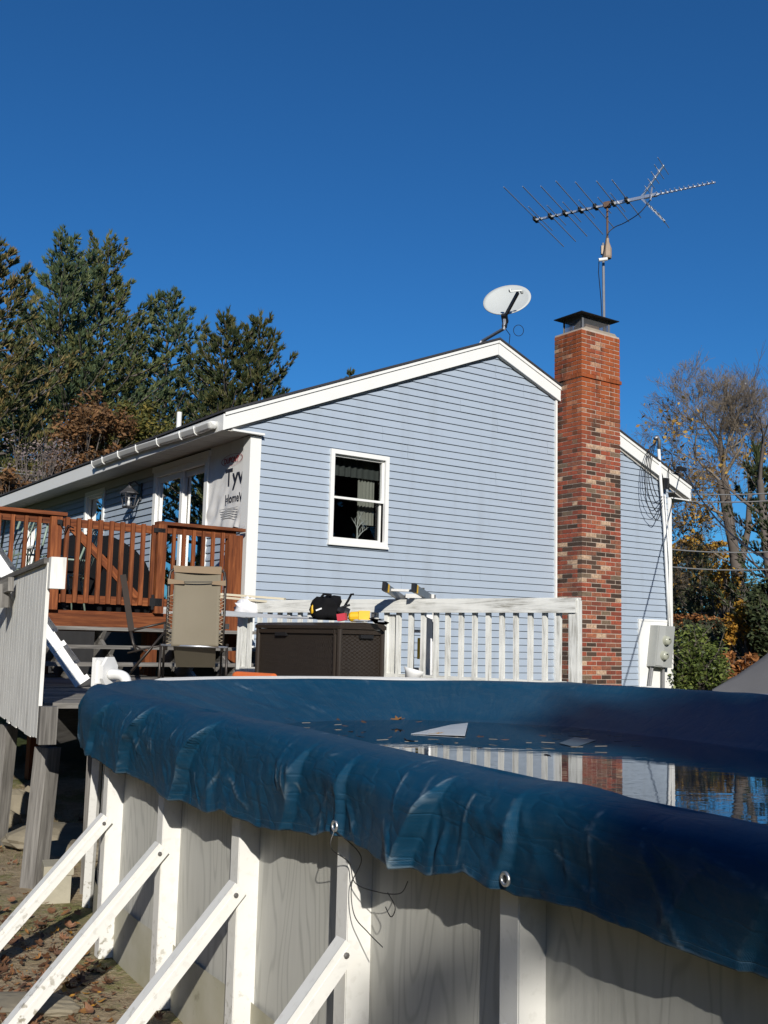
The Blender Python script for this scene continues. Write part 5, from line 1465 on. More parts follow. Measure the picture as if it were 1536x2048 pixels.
# ================================================================== GROUND
def gh(x, y):
    z = .10*mnoise.noise((x*.35, y*.35, 1))*smooth(6.0, 9, abs(x)+max(0, y-5))
    z += .028*mnoise.noise((x*1.7, y*1.7, 3))+.012*mnoise.noise((x*6, y*6, 5))
    z += smooth(8.5, 14, y+.25*x)*.42
    z += -.10*smooth(-1.9, -3.2, x)*smooth(4.5, 6.5, y)
    z += smooth(30, 120, math.hypot(x, y))*1.2
    # the pool stands on a levelled bed
    rel = Vector((x, y, 0))-PC; al = rel.dot(D); k = max(0, min(STR, al)); dd = (rel-D*k).length-PR
    lev = 1-smooth(.15, .7, dd)
    return z*(1-lev)-.015*lev
xs = np.concatenate([np.array([-600, -300, -150, -80, -45, -30, -20, -14, -10, -7.5, -6, -5]), np.arange(-4.4, 2.0, .05), np.array([2.5, 3.5, 5, 7, 10, 14, 20, 30, 45, 80, 150, 300, 600])])
ys = np.concatenate([np.array([-200, -100, -50, -25, -12, -6, -3, -1, 0, .6]), np.arange(1.2, 11.5, .05), np.array([12, 13, 15, 18, 22, 28, 36, 50, 80, 140, 260, 600, 1000])])
mb = MB(); ny = len(ys)
mb.v = [(x, y, gh(x, y)) for x in xs for y in ys]
mb.f = [(i*ny+j, (i+1)*ny+j, (i+1)*ny+j+1, i*ny+j+1) for i in range(len(xs)-1) for j in range(ny-1)]
mb.r = [0]*len(mb.f); mb.uv = None
M_GROUND, t, p = nm('leafy_soil'); v = coords(t)
a1 = nz(t, v, 1.1, 6, .6); a2 = nz(t, v, 7, 6, .7); a3 = nz(t, v, 34, 5, .7); a4 = nz(t, v, .55, 4)
c_ = mix(t, ramp(t, a2, [(.35, 0.0), (.65, 1.0)]), (.25, .185, .115), (.48, .38, .25))
c_ = mix(t, ramp(t, a3, [(.45, 0.0), (.62, .7)]), c_, (.45, .37, .25))
c_ = mix(t, ramp(t, math_(t, 'ADD', math_(t, 'MULTIPLY', a1, .7), math_(t, 'MULTIPLY', a3, .3)), [(.50, 0.0), (.58, .8)]), c_, (.165, .18, .05))
c_ = mix(t, ramp(t, math_(t, 'ADD', math_(t, 'MULTIPLY', a4, .6), math_(t, 'MULTIPLY', a2, .4)), [(.56, 0.0), (.62, .6)]), c_, (.40, .36, .29))
ln = node(t, 'ShaderNodeVectorMath', operation='DISTANCE'); t.links.new(v, ln.inputs[0]); ln.inputs[1].default_value = (-2.0, 6.5, 0)
lawn = math_(t, 'MULTIPLY', math_(t, 'SUBTRACT', math_(t, 'ADD', ln.outputs['Value'], math_(t, 'MULTIPLY', a1, 2.0)), 5.8), .8, True)
c_ = mix(t, lawn, c_, mix(t, a2, (.030, .045, .014), (.075, .085, .030)))
t.links.new(c_, p.inputs['Base Color']); p.inputs['Roughness'].default_value = .95; p.inputs['Specular IOR Level'].default_value = .1
bump(t, p, math_(t, 'ADD', a3, math_(t, 'MULTIPLY', a2, 1.2)), .9, .03)
me = finish_mesh('ground', mb.v, mb.f, None, None, True, M_GROUND)
g_o = bpy.data.objects.new('ground', me); COL.objects.link(g_o); g_o['kind'] = 'structure'

def in_pool(x, y, mrg=.02):
    rel = Vector((x, y, 0))-PC; al = rel.dot(D); k = max(0, min(STR, al)); return (rel-D*k).length < PR+mrg
# fallen leaves
rr = random.Random(31); mb = MB()
LEAFSH = [(0, 0), (.28, .16), (.30, .42), (.55, .52), (.30, .62), (.34, .85), (.10, .74), (0, 1.0), (-.10, .74), (-.34, .85), (-.30, .62), (-.55, .52), (-.30, .42), (-.28, .16)]
OVAL = [(0, 0), (.18, .2), (.24, .45), (.16, .75), (0, 1), (-.14, .7), (-.22, .42), (-.15, .18)]
def leaf(mb, q, sz, rr, curl=None, flat=.35):
    a = rr.uniform(0, 6.28); nrm = Vector((rr.uniform(-flat, flat), rr.uniform(-flat, flat), 1)).normalized()
    ax = Vector((math.cos(a), math.sin(a), 0)); ax = (ax-nrm*ax.dot(nrm)).normalized(); ay = nrm.cross(ax)
    cu = rr.uniform(.1, .9) if curl is None else curl; rv = rr.random()
    def P(u, v_): return q+ax*(u*sz)+ay*((v_-.5)*sz)+nrm*(sz*cu*(u*u*.9+.5*(v_-.5)**2))
    c0 = P(0, .45)
    sh_ = LEAFSH if (sz > .05 and rr.random() < .6) else OVAL
    n = len(sh_)
    for i in range(n):
        mb.face([c0, P(*sh_[i]), P(*sh_[(i+1) % n])], None, rv)
placed = 0
spots = [(-1.55, 4.75), (-1.45, 4.9), (-1.7, 4.5), (-1.5, 4.3), (-2.3, 5.2), (-2.2, 5.4), (-1.75, 5.6), (-2.45, 4.9)]
while placed < 2600:
    if rr.random() < .55:
        s_ = rr.choice(spots); x, y = s_[0]+rr.gauss(0, .22), s_[1]+rr.gauss(0, .28)
    else: x, y = rr.uniform(-4.0, -.5), rr.uniform(3.2, 9.5)
    if in_pool(x, y): continue
    leaf(mb, Vector((x, y, gh(x, y)+rr.uniform(.004, .03))), rr.choice((.016, .024, .036, .05, .066))*rr.uniform(.7, 1.15), rr, rr.uniform(.4, 1.8), .6); placed += 1
M_LEAF, t, p = nm('dry_leaf'); r_ = attr(t, 'rnd'); n = nz(t, coords(t), 40, 3)
c_ = ramp(t, r_, [(0, (.10, .045, .02)), (.3, (.17, .075, .03)), (.55, (.25, .12, .06)), (.75, (.30, .14, .035)), (.88, (.48, .24, .03)), (.95, (.33, .22, .14))], 'CONSTANT')
c_ = mix(t, n, c_, mix(t, .5, c_, (.06, .03, .015))); t.links.new(c_, p.inputs['Base Color']); p.inputs['Roughness'].default_value = .7
lo = obj('fallen_leaves', mb, M_LEAF); lo['kind'] = 'stuff'; lo['label'] = 'dry brown and orange leaves scattered over the ground beside the pool'; lo['category'] = 'fallen leaves'
# grass and moss tufts
mb = MB(); n = 0
while n < 16000:
    x, y = rr.uniform(-3.8, -.4), rr.uniform(3.0, 10)
    if in_pool(x, y) or mnoise.noise((x*1.3, y*1.3, 11)) < -.05+.15*rr.random(): n += 1; continue
    q = Vector((x, y, gh(x, y)-.004)); a = rr.uniform(0, 6.28); h = rr.uniform(.012, .05); l = Vector((math.cos(a), math.sin(a), 0)); sd_ = Vector((-l.y, l.x, 0))*rr.uniform(.001, .0025)
    mb.face([q-sd_, q+sd_, q+l*h*.8+ZV*h], None, rr.random()); n += 1
M_GRASS, t, p = nm('dry_grass'); t.links.new(ramp(t, attr(t, 'rnd'), [(0, (.06, .085, .02)), (.45, (.11, .12, .035)), (.6, (.24, .19, .10)), (1, (.33, .27, .16))]), p.inputs['Base Color']); p.inputs['Roughness'].default_value = .8
go = obj('grass', mb, M_GRASS); go['kind'] = 'stuff'; go['label'] = 'thin dry grass and moss tufts on the bare ground left of the pool'; go['category'] = 'grass'
# rocks and blocks
M_ROCK = simple('field_stone', (.22, .19, .135), .9, .3, 7, bmp=.8, bscale=25)
for (q_, Y_, r1, r2, r3, lb, sd_) in (((36, 1575), 9.6, .20, .16, .17, 'squarish grey field stone under the pool deck behind the second post', 2.1), ((10, 1590), 9.2, .14, .12, .09, 'small rounded stone at the left edge under the deck', 5.3), ((62, 1560), 9.9, .10, .05, .13, 'thin upright grey stone slab beside the squarish field stone', 7.7), ((128, 1665), 8.2, .42, .30, .10, 'broad flat sandy rock on the slope between the deck post and the pool', 9.4), ((150, 1720), 7.5, .30, .24, .07, 'low flat rock just above the concrete block', 12.2), ((40, 2010), 4.5, .25, .12, .04, 'flat pale stone set in the ground in front of the braces', 15.0)):
    q = at(*q_, Y_); q.z = gh(q.x, q.y)+r3*.35
    mb = blob(q, r1, r2, r3, sd_, .22, 26, freq=1.0); single('rock', mb, M_ROCK, lb, 'rock')
q = at(112, 1790, 6.35); q.z = gh(q.x, q.y)
M_CONC = simple('old_concrete', (.36, .33, .25), .9, .25, 9, bmp=.7, bscale=50)
mb = MB(); mb.box(q+ZV*.07, Vector((.95, .3, 0)).normalized(), Vector((-.3, .95, 0)).normalized(), ZV, .16, .2, .17); cb1 = single('concrete_block', mb, M_CONC, 'pale concrete block on the ground at the foot of the deck post, lower one', 'block', bevel=.012)
mb = MB(); mb.box(q+ZV*.185, Vector((.93, .36, 0)).normalized(), Vector((-.36, .93, 0)).normalized(), ZV, .17, .2, .055); single('concrete_block', mb, M_CONC, 'thin capping block resting on the pale concrete block by the deck post', 'block', bevel=.012)
a_ = at(176, 1785, 6.2); a_.z = gh(a_.x, a_.y); b_ = at(196, 1500, 6.0); mb = MB(); mb.beam(a_, b_, .05, .03, Vector((.3, 1, 0))); single('leaning_board', mb, M_POST, 'narrow white board leaning against the pool behind its first upright', 'board')
a_ = at(172, 1760, 6.5); a_.z = gh(a_.x, a_.y); b_ = at(186, 1500, 6.3); mb = MB(); mb.beam(a_, b_, .06, .03, Vector((.3, 1, 0))); single('leaning_board', mb, M_GREYWOOD, 'grey weathered board leaning behind the narrow white board', 'board')

# leaves, twigs and a plastic scrap on the cover
M_SCRAP = simple('clear_plastic_scrap', (.50, .53, .56), .25, .12, 6, bmp=.15, bscale=20)
q1, q2, q3, q4 = [atz(*p_, WZ+.008) for p_ in ((822, 1466), (930, 1471), (936, 1449), (902, 1451))]; q3.z += .012; q4.z += .006; q1.z -= .004
mb = MB(); ctr = (q1+q2+q3+q4)/4; mb.face([q1, q2, ctr]); mb.face([q2, q3, ctr]); mb.face([q3, q4, ctr]); mb.face([q4, q1, ctr])
sc_ = single('plastic_scrap', mb, M_SCRAP, 'pale triangular plastic scrap lying on the wet pool cover', 'plastic scrap'); s_ = sc_.modifiers.new('thick', 'SOLIDIFY'); s_.thickness = .002
q1, q2, q3, q4 = [atz(*p_, WZ+.004) for p_ in ((1118, 1486), (1150, 1494), (1192, 1480), (1150, 1474))]
mb = MB(); mb.face([q1, q2, q3, q4]); sc_ = single('plastic_scrap', mb, M_COVER, 'dull blue four cornered scrap lying at the water edge on the cover', 'plastic scrap'); s_ = sc_.modifiers.new('thick', 'SOLIDIFY'); s_.thickness = .002
rr = random.Random(77); PLG = 'leaves lying on the pool cover'
spots = [(796, 1443, .10), (728, 1448, .07), (676, 1443, .055), (541, 1456, .05), (838, 1447, .05), (700, 1468, .06), (617, 1472, .06), (640, 1479, .05), (655, 1482, .04), (575, 1441, .04), (780, 1478, .05), (818, 1487, .07), (560, 1468, .04), (720, 1478, .05), (690, 1455, .04), (880, 1470, .05), (1085, 1475, .05), (1010, 1484, .05), (1095, 1492, .05), (960, 1478, .045)]
lobjs = []
for k, (x, y, sz) in enumerate(spots):
    q = atz(x, y, WZ+.02); mb = MB(); leaf(mb, Vector((0, 0, .012)), sz*1.15, rr, None, .2)
    if k < 8: mb.r = [(.8, .3, .1, .2, .55, .96, .6, .1)[k]]*len(mb.r)
    o = obj('leaf', mb, M_LEAF); 
    o.location = (q.x, q.y, WZ+.018)
    o['category'] = 'leaf'; o['group'] = PLG
    o['label'] = ('large orange brown leaf on the pool cover left of the plastic scrap' if k == 0 else 'brown curled leaf on the pool cover left of the large orange leaf' if k == 1 else 'small dry leaf floating on the flat wet part of the pool cover')
mb = MB()
for k in range(22):
    x, y = rr.uniform(560, 1330), 0; y = rr.uniform(1447, 1484)+(x-700)*.022; q = atz(x, y, WZ+.016); a = rr.uniform(-.7, .7); l = rr.uniform(.03, .12)
    mb.beam(q, q+Vector((math.cos(a), math.sin(a), .02))*l*.7, .003, .003)
tw = obj('twig_litter', mb, simple('pale_twig', (.22, .19, .15), .8, .3, 9, bmp=0)); tw['kind'] = 'stuff'; tw['label'] = 'thin pale twigs scattered over the wet pool cover'; tw['category'] = 'twigs'

# ================================================================== COVERED BOAT
bt0 = at(1424, 1388, 11.6); bdir = Vector((.96, .10, 0)).normalized(); bsd = Vector((-bdir.y, bdir.x, 0))
boat = thing('covered_boat', 'boat under a taut grey canvas cover beyond the right end of the pool', 'boat', (bt0.x+1.5, bt0.y, .1))
gzb = bt0.z
secs = []
for i in range(15):
    f_ = i/14; x = 4.2*f_; hw = .95*min(1, (f_*2.2+.02)**.6); top = gzb+.05+1.35*min(1, f_/.42)**1.15
    secs.append((x, hw, top))
mb = MB(); nn = 17
for x, hw, top in secs:
    for k in range(nn):
        g_ = -1+2*k/(nn-1); z = gzb-.04+(top-gzb+.04)*(1-abs(g_)**1.25)-.03*math.sin(abs(g_)*math.pi)*(.5+.5*math.sin(x*4))-.035*abs(mnoise.noise((x*2.6+g_*2, g_*3.0, 4))); q = bt0+bdir*x+bsd*(hw*g_+.9*0); mb.v.append((q.x, q.y+.0, z))
for i in range(14):
    for k in range(nn-1): a = i*nn+k; mb.f.append((a, a+nn, a+nn+1, a+1)); mb.uv += [(0, 0)]*4; mb.r.append(0)
o = obj('canvas_cover', mb, simple('grey_canvas', (.095, .095, .10), .8, .2, 2.5, bmp=.5, bscale=9), boat, smooth=True)
mb = MB()
for x, hw, top in secs:
    for g_, z in ((-1.02, gzb-.03), (-1.04, gzb-.10), (-.85, gzb-.6), (0, gzb-.85), (.85, gzb-.6), (1.04, gzb-.10), (1.02, gzb-.03)):
        q = bt0+bdir*x+bsd*(hw*g_); mb.v.append((q.x, q.y, z))
for i in range(14):
    for k in range(6): a = i*7+k; mb.f.append((a, a+1, a+8, a+7)); mb.uv += [(0, 0)]*4; mb.r.append(0)
obj('hull', mb, M_WPLA, boat, smooth=True)
mb = MB(); pth = [bt0+bdir*x-bsd*(hw*1.06)+ZV*(-.02+.04*math.sin(x*2.4)) for x, hw, top in secs]; mb.tube(pth, .022, 8)
for i in (3, 5, 8, 11): mb.tube([pth[i], pth[i]-ZV*.14], .016, 6)
obj('side_rail', mb, M_ALU, boat, smooth=True)
mb = MB()
for x in (.8, 3.2): mb.abox(bt0.x+x-.12, bt0.x+x+.12, bt0.y-.4, bt0.y+.4, .2, gzb-.6)
obj('trailer_bunk', mb, M_STEEL, boat)

# ================================================================== TREES
def foliage_mat(name, stops, rough=.65, trans=.25, nscale=.6, gain=1.7):
    stops = [(p_, tuple(min(.6, c*gain) for c in q_)) for p_, q_ in stops]
    M, t, p = nm(name); r_ = attr(t, 'rnd'); n = nz(t, coords(t), nscale, 3)
    f = math_(t, 'ADD', math_(t, 'MULTIPLY', r_, .62), math_(t, 'MULTIPLY', n, .42), True)
    c = ramp(t, f, stops); t.links.new(c, p.inputs['Base Color']); p.inputs['Roughness'].default_value = rough; p.inputs['Specular IOR Level'].default_value = .25
    out = t.nodes['Material Output']; tl = node(t, 'ShaderNodeBsdfTranslucent'); t.links.new(c, tl.inputs[0]); mx = node(t, 'ShaderNodeMixShader'); mx.inputs[0].default_value = trans
    t.links.new(p.outputs[0], mx.inputs[1]); t.links.new(tl.outputs[0], mx.inputs[2]); t.links.new(mx.outputs[0], out.inputs[0]); return M
M_BARK = simple('grey_bark', (.12, .10, .085), .95, .4, 5, bmp=.9, bscale=12)
M_BARK2 = simple('pale_bark', (.21, .17, .125), .95, .4, 5, bmp=.9, bscale=12)
def tuft(mb, q, d, L, rr, n=7, wd=.05, spread=.8):
    rv = rr.random()
    for k in range(n):
        dd = Vector((d.x+rr.uniform(-spread, spread), d.y+rr.uniform(-spread, spread), d.z+rr.uniform(-spread*.5, spread))).normalized()
        l = L*rr.uniform(.6, 1.1); s_ = dd.cross(Vector((rr.uniform(-1, 1), rr.uniform(-1, 1), rr.uniform(-1, 1)))).normalized()*wd
        mb.face([q-s_, q+s_, q+dd*l], None, min(1, max(0, rv+rr.uniform(-.12, .12))))
def pine(name, top, base_z, R, label, mat, seed, group, cut=.18, lean=0.0, dens=1.9, droop=.12, ts=1.0):
    rr = random.Random(seed); base = Vector((top.x+lean, top.y, base_z)); H = top.z-base_z
    t_ = thing(name, label, 'pine tree', tuple(base), group)
    tk = MB(); ax = lambda f_: base+(top-base)*f_+Vector((.12*math.sin(f_*5+seed), .1*math.cos(f_*4+seed), 0))*f_*(1-f_)*2
    tk.tube([ax(i/14) for i in range(15)], [.026*H*(1-i/14)**.9*.5+.015 for i in range(15)], 8)
    cr = MB(); h = cut*H
    while h < H*.985:
        f_ = h/H; g_ = (f_-cut)/(1-cut)
        Rm = R*((1-g_)**.72)*(.55+.45*min(1, g_/.25))+.18
        nl = 4+int(2*rr.random()+1.2*(1-g_))
        a0 = rr.uniform(0, 6.28)
        for k in range(nl):
            a = a0+6.283*k/nl+rr.uniform(-.35, .35); L = Rm*rr.choice((.45, .7, .85, 1.0, 1.0, 1.12))*rr.uniform(.8, 1.1)
            up = .10+.55*g_+rr.uniform(-.1, .15); d = Vector((math.cos(a), math.sin(a), up)).normalized()
            p0 = ax(f_); pts = []
            for j in range(5):
                x = j/4; pts.append(p0+d*(L*x)+ZV*(-droop*L*x*(1-x)*1.5+.16*L*x*x*x)+Vector((rr.uniform(-.05, .05), rr.uniform(-.05, .05), 0))*x)
            tk.tube(pts, [.012+.016*L*(1-j/4.3) for j in range(5)], 4, False)
            nt_ = max(3, int((L*9.5+3)*dens))
            for j in range(nt_):
                x = 1-rr.random()**1.35*.78; i0 = min(3, int(x*4)); q = pts[i0]+(pts[i0+1]-pts[i0])*(x*4-i0)
                side = Vector((-d.y, d.x, 0)); off = side*rr.uniform(-1, 1)*.42*L**.6*(1.15-x*.75)+ZV*rr.uniform(-.05, .12)
                tuft(cr, q+off, (d*.7+off.normalized()*.5+ZV*.45), ts*rr.uniform(.20, .34)*(1 if g_ < .9 else .8), rr, 8, .034*ts, .75)
        h += rr.uniform(.50, .85)*(1.1-.45*g_)
    for j in range(14): tuft(cr, ax(1-.02*j/2), ZV, .38, rr, 8, .03, .5)
    obj('trunk', tk, M_BARK, t_, smooth=True); obj('crown', cr, mat, t_)
    return t_
PG = 'tall pines beyond the house at left'
M_PINE_A = foliage_mat('pine_needles_olive', [(.1, (.022, .030, .012)), (.42, (.060, .070, .026)), (.62, (.12, .105, .04)), (.85, (.19, .13, .05))])
M_PINE_B = foliage_mat('pine_needles_green', [(.1, (.024, .034, .014)), (.45, (.060, .078, .030)), (.72, (.11, .115, .042)), (.92, (.17, .14, .05))])
M_PINE_C = foliage_mat('pine_needles_bluish', [(.1, (.022, .036, .018)), (.5, (.060, .088, .044)), (.85, (.115, .13, .055))])
M_PINE_D = foliage_mat('pine_needles_dark', [(.1, (.014, .022, .010)), (.5, (.038, .050, .018)), (.75, (.080, .078, .028)), (.95, (.13, .10, .04))])
pine('pine_tree', at(-4, 488, 34), .5, 4.8, 'olive brown pine cut off by the left edge of the photo', M_PINE_A, 1, PG, .2)
pine('pine_tree', at(134, 474, 40), .5, 5.0, 'bluish green pine with the left one of the two tallest tops', M_PINE_C, 2, PG, .25)
pine('pine_tree', at(214, 478, 42), .5, 5.9, 'olive green pine with the right one of the two tallest tops', M_PINE_B, 3, PG, .2)
pine('pine_tree', at(338, 592, 46), .5, 5.8, 'blue green pine of middle height between the tallest pair and the dark pair', M_PINE_C, 4, PG, .2)
pine('pine_tree', at(456, 624, 40), .5, 3.8, 'dark olive pine, left one of the lower dark pair behind the roof', M_PINE_D, 5, PG, .15, 0, 1.9)
pine('pine_tree', at(521, 630, 41), .5, 4.5, 'dark olive pine, right one of the lower dark pair behind the roof', M_PINE_D, 6, PG, .12, 0, 1.9)
pine('pine_tree', at(60, 640, 52), .5, 4.5, 'distant pine showing between the edge pine and the tallest pair', M_PINE_B, 7, PG, .1)
pine('pine_tree', at(700, 742, 60), .5, 3.0, 'far pine whose tip just shows above the roof slope', M_PINE_D, 8, PG, .2)
pine('pine_tree', at(270, 700, 55), .5, 5.0, 'distant pine filling the gap below the tallest pair', M_PINE_D, 9, PG, .05)
pine('pine_tree', at(410, 740, 52), .5, 4.5, 'distant pine showing low between the middle pine and the dark pair', M_PINE_D, 10, PG, .05)

def bush(name, label, cat, ctr, rx, ry, rz, nleaf, sz, mat, seed, group=None, trunk=True, clumps=26, holes=.35, base_z=None, leafn=1.0, barkm=None):
    """leafy crown built of leaf clumps on limbs"""
    rr = random.Random(seed); ctr = Vector(ctr); bz = gh(ctr.x, ctr.y)-.05 if base_z is None else base_z
    t_ = thing(name, label, cat, (ctr.x, ctr.y, bz), group)
    tk = MB(); cr = MB(); base = Vector((ctr.x, ctr.y, bz))
    fork = base+(ctr-base)*.45 if ctr.z-rz*.6 > bz+.5 else base
    if fork != base: tk.tube([base, fork], [.05*rz+.03, .04*rz+.02], 7)
    cl = []
    for k in range(clumps):
        while True:
            d = Vector((rr.uniform(-1, 1), rr.uniform(-1, 1), rr.uniform(-1, 1)))
            if .25 < d.length < 1: break
        c_ = ctr+Vector((d.x*rx, d.y*ry, d.z*rz)); c_.z = max(c_.z, bz+.1)
        cl.append((c_, rr.uniform(.16, .34)))
        md = (fork+c_)/2+Vector((rr.uniform(-.2, .2)*rx, rr.uniform(-.2, .2)*ry, rr.uniform(0, .25)*rz))
        tk.tube([fork, md, c_], [.02*rz+.015, .012*rz+.01, .008], 5, False)
        for s_ in range(3): tk.tube([md+(c_-md)*rr.random(), c_+Vector((rr.gauss(0, .3)*rx, rr.gauss(0, .3)*ry, rr.gauss(.1, .3)*rz))], [.009, .003], 3, False)
    for k in range(nleaf):
        c_, r_ = cl[k % clumps]
        d = Vector((rr.gauss(0, 1), rr.gauss(0, 1), rr.gauss(0, 1))); d = d/max(.3, d.length)*rr.random()**.45
        q = c_+Vector((d.x*rx, d.y*ry, d.z*rz))*r_*1.25
        if q.z < bz+.02: continue
        a = Vector((rr.uniform(-1, 1), rr.uniform(-1, 1), rr.uniform(-.6, .6))).normalized(); b = a.cross(Vector((rr.uniform(-1, 1), rr.uniform(-1, 1), rr.uniform(-1, 1)))).normalized(); s_ = sz*rr.uniform(.6, 1.2)
        cr.face([q-a*s_, q-b*s_*.45, q+a*s_, q+b*s_*.45], None, rr.random())
    obj('branches', tk, barkm or M_BARK, t_); obj('foliage', cr, mat, t_); return t_
M_BROWNL = foliage_mat('brown_oak_leaves', [(.1, (.045, .030, .016)), (.45, (.11, .060, .028)), (.75, (.17, .085, .035)), (.95, (.14, .12, .05))])
M_OLIVE = foliage_mat('olive_leaves', [(.1, (.025, .032, .010)), (.5, (.075, .075, .020)), (.85, (.17, .13, .03))])
M_PURP = foliage_mat('dull_mauve_twigs', [(.1, (.075, .06, .06)), (.5, (.15, .12, .12)), (.9, (.22, .17, .14))])
M_YELLOW_L = foliage_mat('yellow_autumn_leaves', [(.1, (.10, .055, .012)), (.5, (.27, .14, .022)), (.85, (.42, .23, .03))])
M_ORANGE_L = foliage_mat('orange_brown_leaves', [(.1, (.07, .03, .012)), (.5, (.20, .085, .03)), (.85, (.33, .15, .05))])
M_HEDGE = foliage_mat('glossy_green_leaves', [(.1, (.018, .026, .008)), (.5, (.055, .075, .018)), (.85, (.13, .15, .04))], .4, .15)
M_EVERG = foliage_mat('dark_evergreen', [(.1, (.012, .018, .010)), (.5, (.034, .046, .020)), (.9, (.075, .082, .032))])
M_EVERG2 = foliage_mat('grey_green_evergreen', [(.1, (.022, .028, .016)), (.5, (.058, .068, .036)), (.9, (.11, .11, .055))])
bush('shrub_tree', 'brown leaved tree rising behind the left eave', 'tree', at(165, 890, 29), 1.35, 1.2, 1.25, 6500, .085, M_BROWNL, 41)
bush('shrub_tree', 'olive green leaved tree just left of the white vent pipe', 'tree', at(262, 865, 31), 1.15, 1.2, 1.05, 6500, .085, M_OLIVE, 42)
bush('shrub_tree', 'thin mauve grey twiggy tree at the far left behind the power lines', 'tree', at(78, 935, 27), .95, 1.0, 1.05, 1200, .045, M_PURP, 43)
bush('shrub_tree', 'low orange brown bush at the left edge above the eave', 'bush', at(18, 985, 25), .7, .8, .5, 2200, .08, M_BROWNL, 44)
bush('shrub_tree', 'dark green bush low behind the eave between the brown and the orange bushes', 'bush', at(85, 960, 33), 2.0, 1.0, .6, 3500, .09, M_OLIVE, 45)

# bare tree with a few yellow leaves
def bare_tree(name, label, base, spec, seed, mat, leaves=None, group=None, lev=5, tr=.2):
    rr = random.Random(seed); t_ = thing(name, label, 'tree', tuple(base), group); tk = MB(); lf_ = MB(); ends = []
    def grow(p, d, L, r, l):
        n = 3; pts = [p]; q = p; dd = d
        for i in range(n):
            dd = (dd+Vector((rr.gauss(0, .13), rr.gauss(0, .13), rr.gauss(.055, .08)))).normalized(); q = q+dd*(L/n); pts.append(q)
        r2 = max(.003, r*.6)
        tk.tube(pts, [r+(r2-r)*i/n for i in range(n+1)], 6 if r > .05 else (4 if r > .015 else 3), False)
        if l <= 1: ends.append((q, pts[1]))
        if l > 0:
            nk = rr.choice((3, 3, 4)) if l > 1 else rr.choice((3, 4, 5))
            for k in range(nk):
                a = rr.uniform(.38, 1.0) if l >= 4 else rr.uniform(.22, .8); s_ = dd.cross(Vector((rr.gauss(0, 1), rr.gauss(0, 1), rr.gauss(0, .6)))).normalized()
                f_ = rr.uniform(.35, 1.0) if k else 1.0; i0 = min(n-1, int(f_*n)); st_ = pts[i0]+(pts[i0+1]-pts[i0])*(f_*n-i0)
                grow(st_, (dd*math.cos(a*(.55 if k == 0 else 1))+s_*math.sin(a*(.55 if k == 0 else 1))).normalized(), L*rr.uniform(.58, .84), max(.003, r2*rr.uniform(.55, .9)), l-1)
    for (path, r0, r1) in spec['limbs']:
        tk.tube(path, [r0+(r1-r0)*i/(len(path)-1) for i in range(len(path))], 9, False)
    if spec['limbs']: obj('trunk', tk, M_BARK, t_, smooth=True); tk = MB()
    for (p, d, L, r) in spec['starts']: grow(Vector(p), Vector(d).normalized(), L, r, lev)
    obj('branches', tk, mat, t_, smooth=True)
    if leaves:
        m_, n_, zf = leaves
        hot = [e[0] for e in ends if zf(e[0])]
        cen = [hot[rr.randrange(len(hot))] for _ in range(16)] if hot else []
        for k in range(n_):
            if not hot: break
            q0 = cen[k % 16] if k % 5 < 3 else hot[rr.randrange(len(hot))]
            q = q0+Vector((rr.gauss(0, .30), rr.gauss(0, .30), rr.gauss(0, .26)))
            a = Vector((rr.uniform(-1, 1), rr.uniform(-1, 1), rr.uniform(-1, 1))).normalized(); b = a.cross(Vector((rr.uniform(-1, 1), .3, rr.uniform(-1, 1)))).normalized(); s_ = rr.uniform(.035, .075)
            lf_.face([q-a*s_, q-b*s_*.6, q+a*s_, q+b*s_*.6], None, rr.random())
        obj('leaves', lf_, M_TREEL, t_)
    return t_
M_TREEL = foliage_mat('sparse_yellow_leaves', [(.1, (.10, .06, .02)), (.5, (.27, .16, .045)), (.85, (.40, .23, .05))])
TY = 26
tb = at(1490, 1340, TY); tb.z = gh(tb.x, tb.y)
TP = lambda x, y, dy=0.0: at(x, y, TY+dy)
limbs = [([tb, TP(1480, 1220), TP(1472, 1130), TP(1462, 1060)], .19, .12), ([TP(1476, 1160), TP(1496, 1060, .3), TP(1500, 980, .5)], .10, .06), ([TP(1470, 1120), TP(1452, 1030, -.3), TP(1438, 960, -.6)], .11, .06), ([TP(1462, 1060), TP(1448, 950, .4), TP(1440, 880, .6)], .12, .06)]
starts = []
for (x, y, dy, dx_, dz_, L, r) in ((1440, 880, .6, -.35, 1, .9, .04), (1438, 960, -.6, -.75, .7, 1.0, .045), (1500, 980, .5, .2, 1, 1.05, .055), (1452, 1030, -.3, -.9, .35, .95, .04), (1448, 950, .4, .35, 1, .95, .05), (1500, 1010, .4, .8, .6, 1.1, .05), (1462, 1060, 0, -.5, 1, .9, .04), (1496, 1060, .3, .7, .3, .9, .04), (1440, 900, .6, -.6, .9, .95, .045), (1446, 940, .4, .1, 1, 1.0, .045), (1475, 1130, 0, -.9, .25, .9, .035), (1480, 1190, 0, -.9, .2, .8, .03), (1500, 985, .5, .5, 1, .95, .045), (1442, 900, .6, .25, 1, .85, .04)):
    starts.append((TP(x, y, dy), (dx_, rr.uniform(-.5, .5), dz_), L*.92, r))
zlim = TP(1400, 860).z
bare_tree('maple_tree', 'large nearly bare tree with sparse yellow leaves right of the house', tb, {'limbs': limbs, 'starts': starts}, 13, M_BARK2, (None, 2800, lambda q: q.z < zlim and rr.random() < (1.0 if q.z < zlim-1 else .5)), None, 6)
tb2 = at(1272, 1300, 40); tb2.z = gh(tb2.x, tb2.y)
s2 = [(at(x, 930, 40), (rr.uniform(-.12, .12), 0, 1), .85, .02) for x in (1252, 1262, 1275, 1283, 1300)]
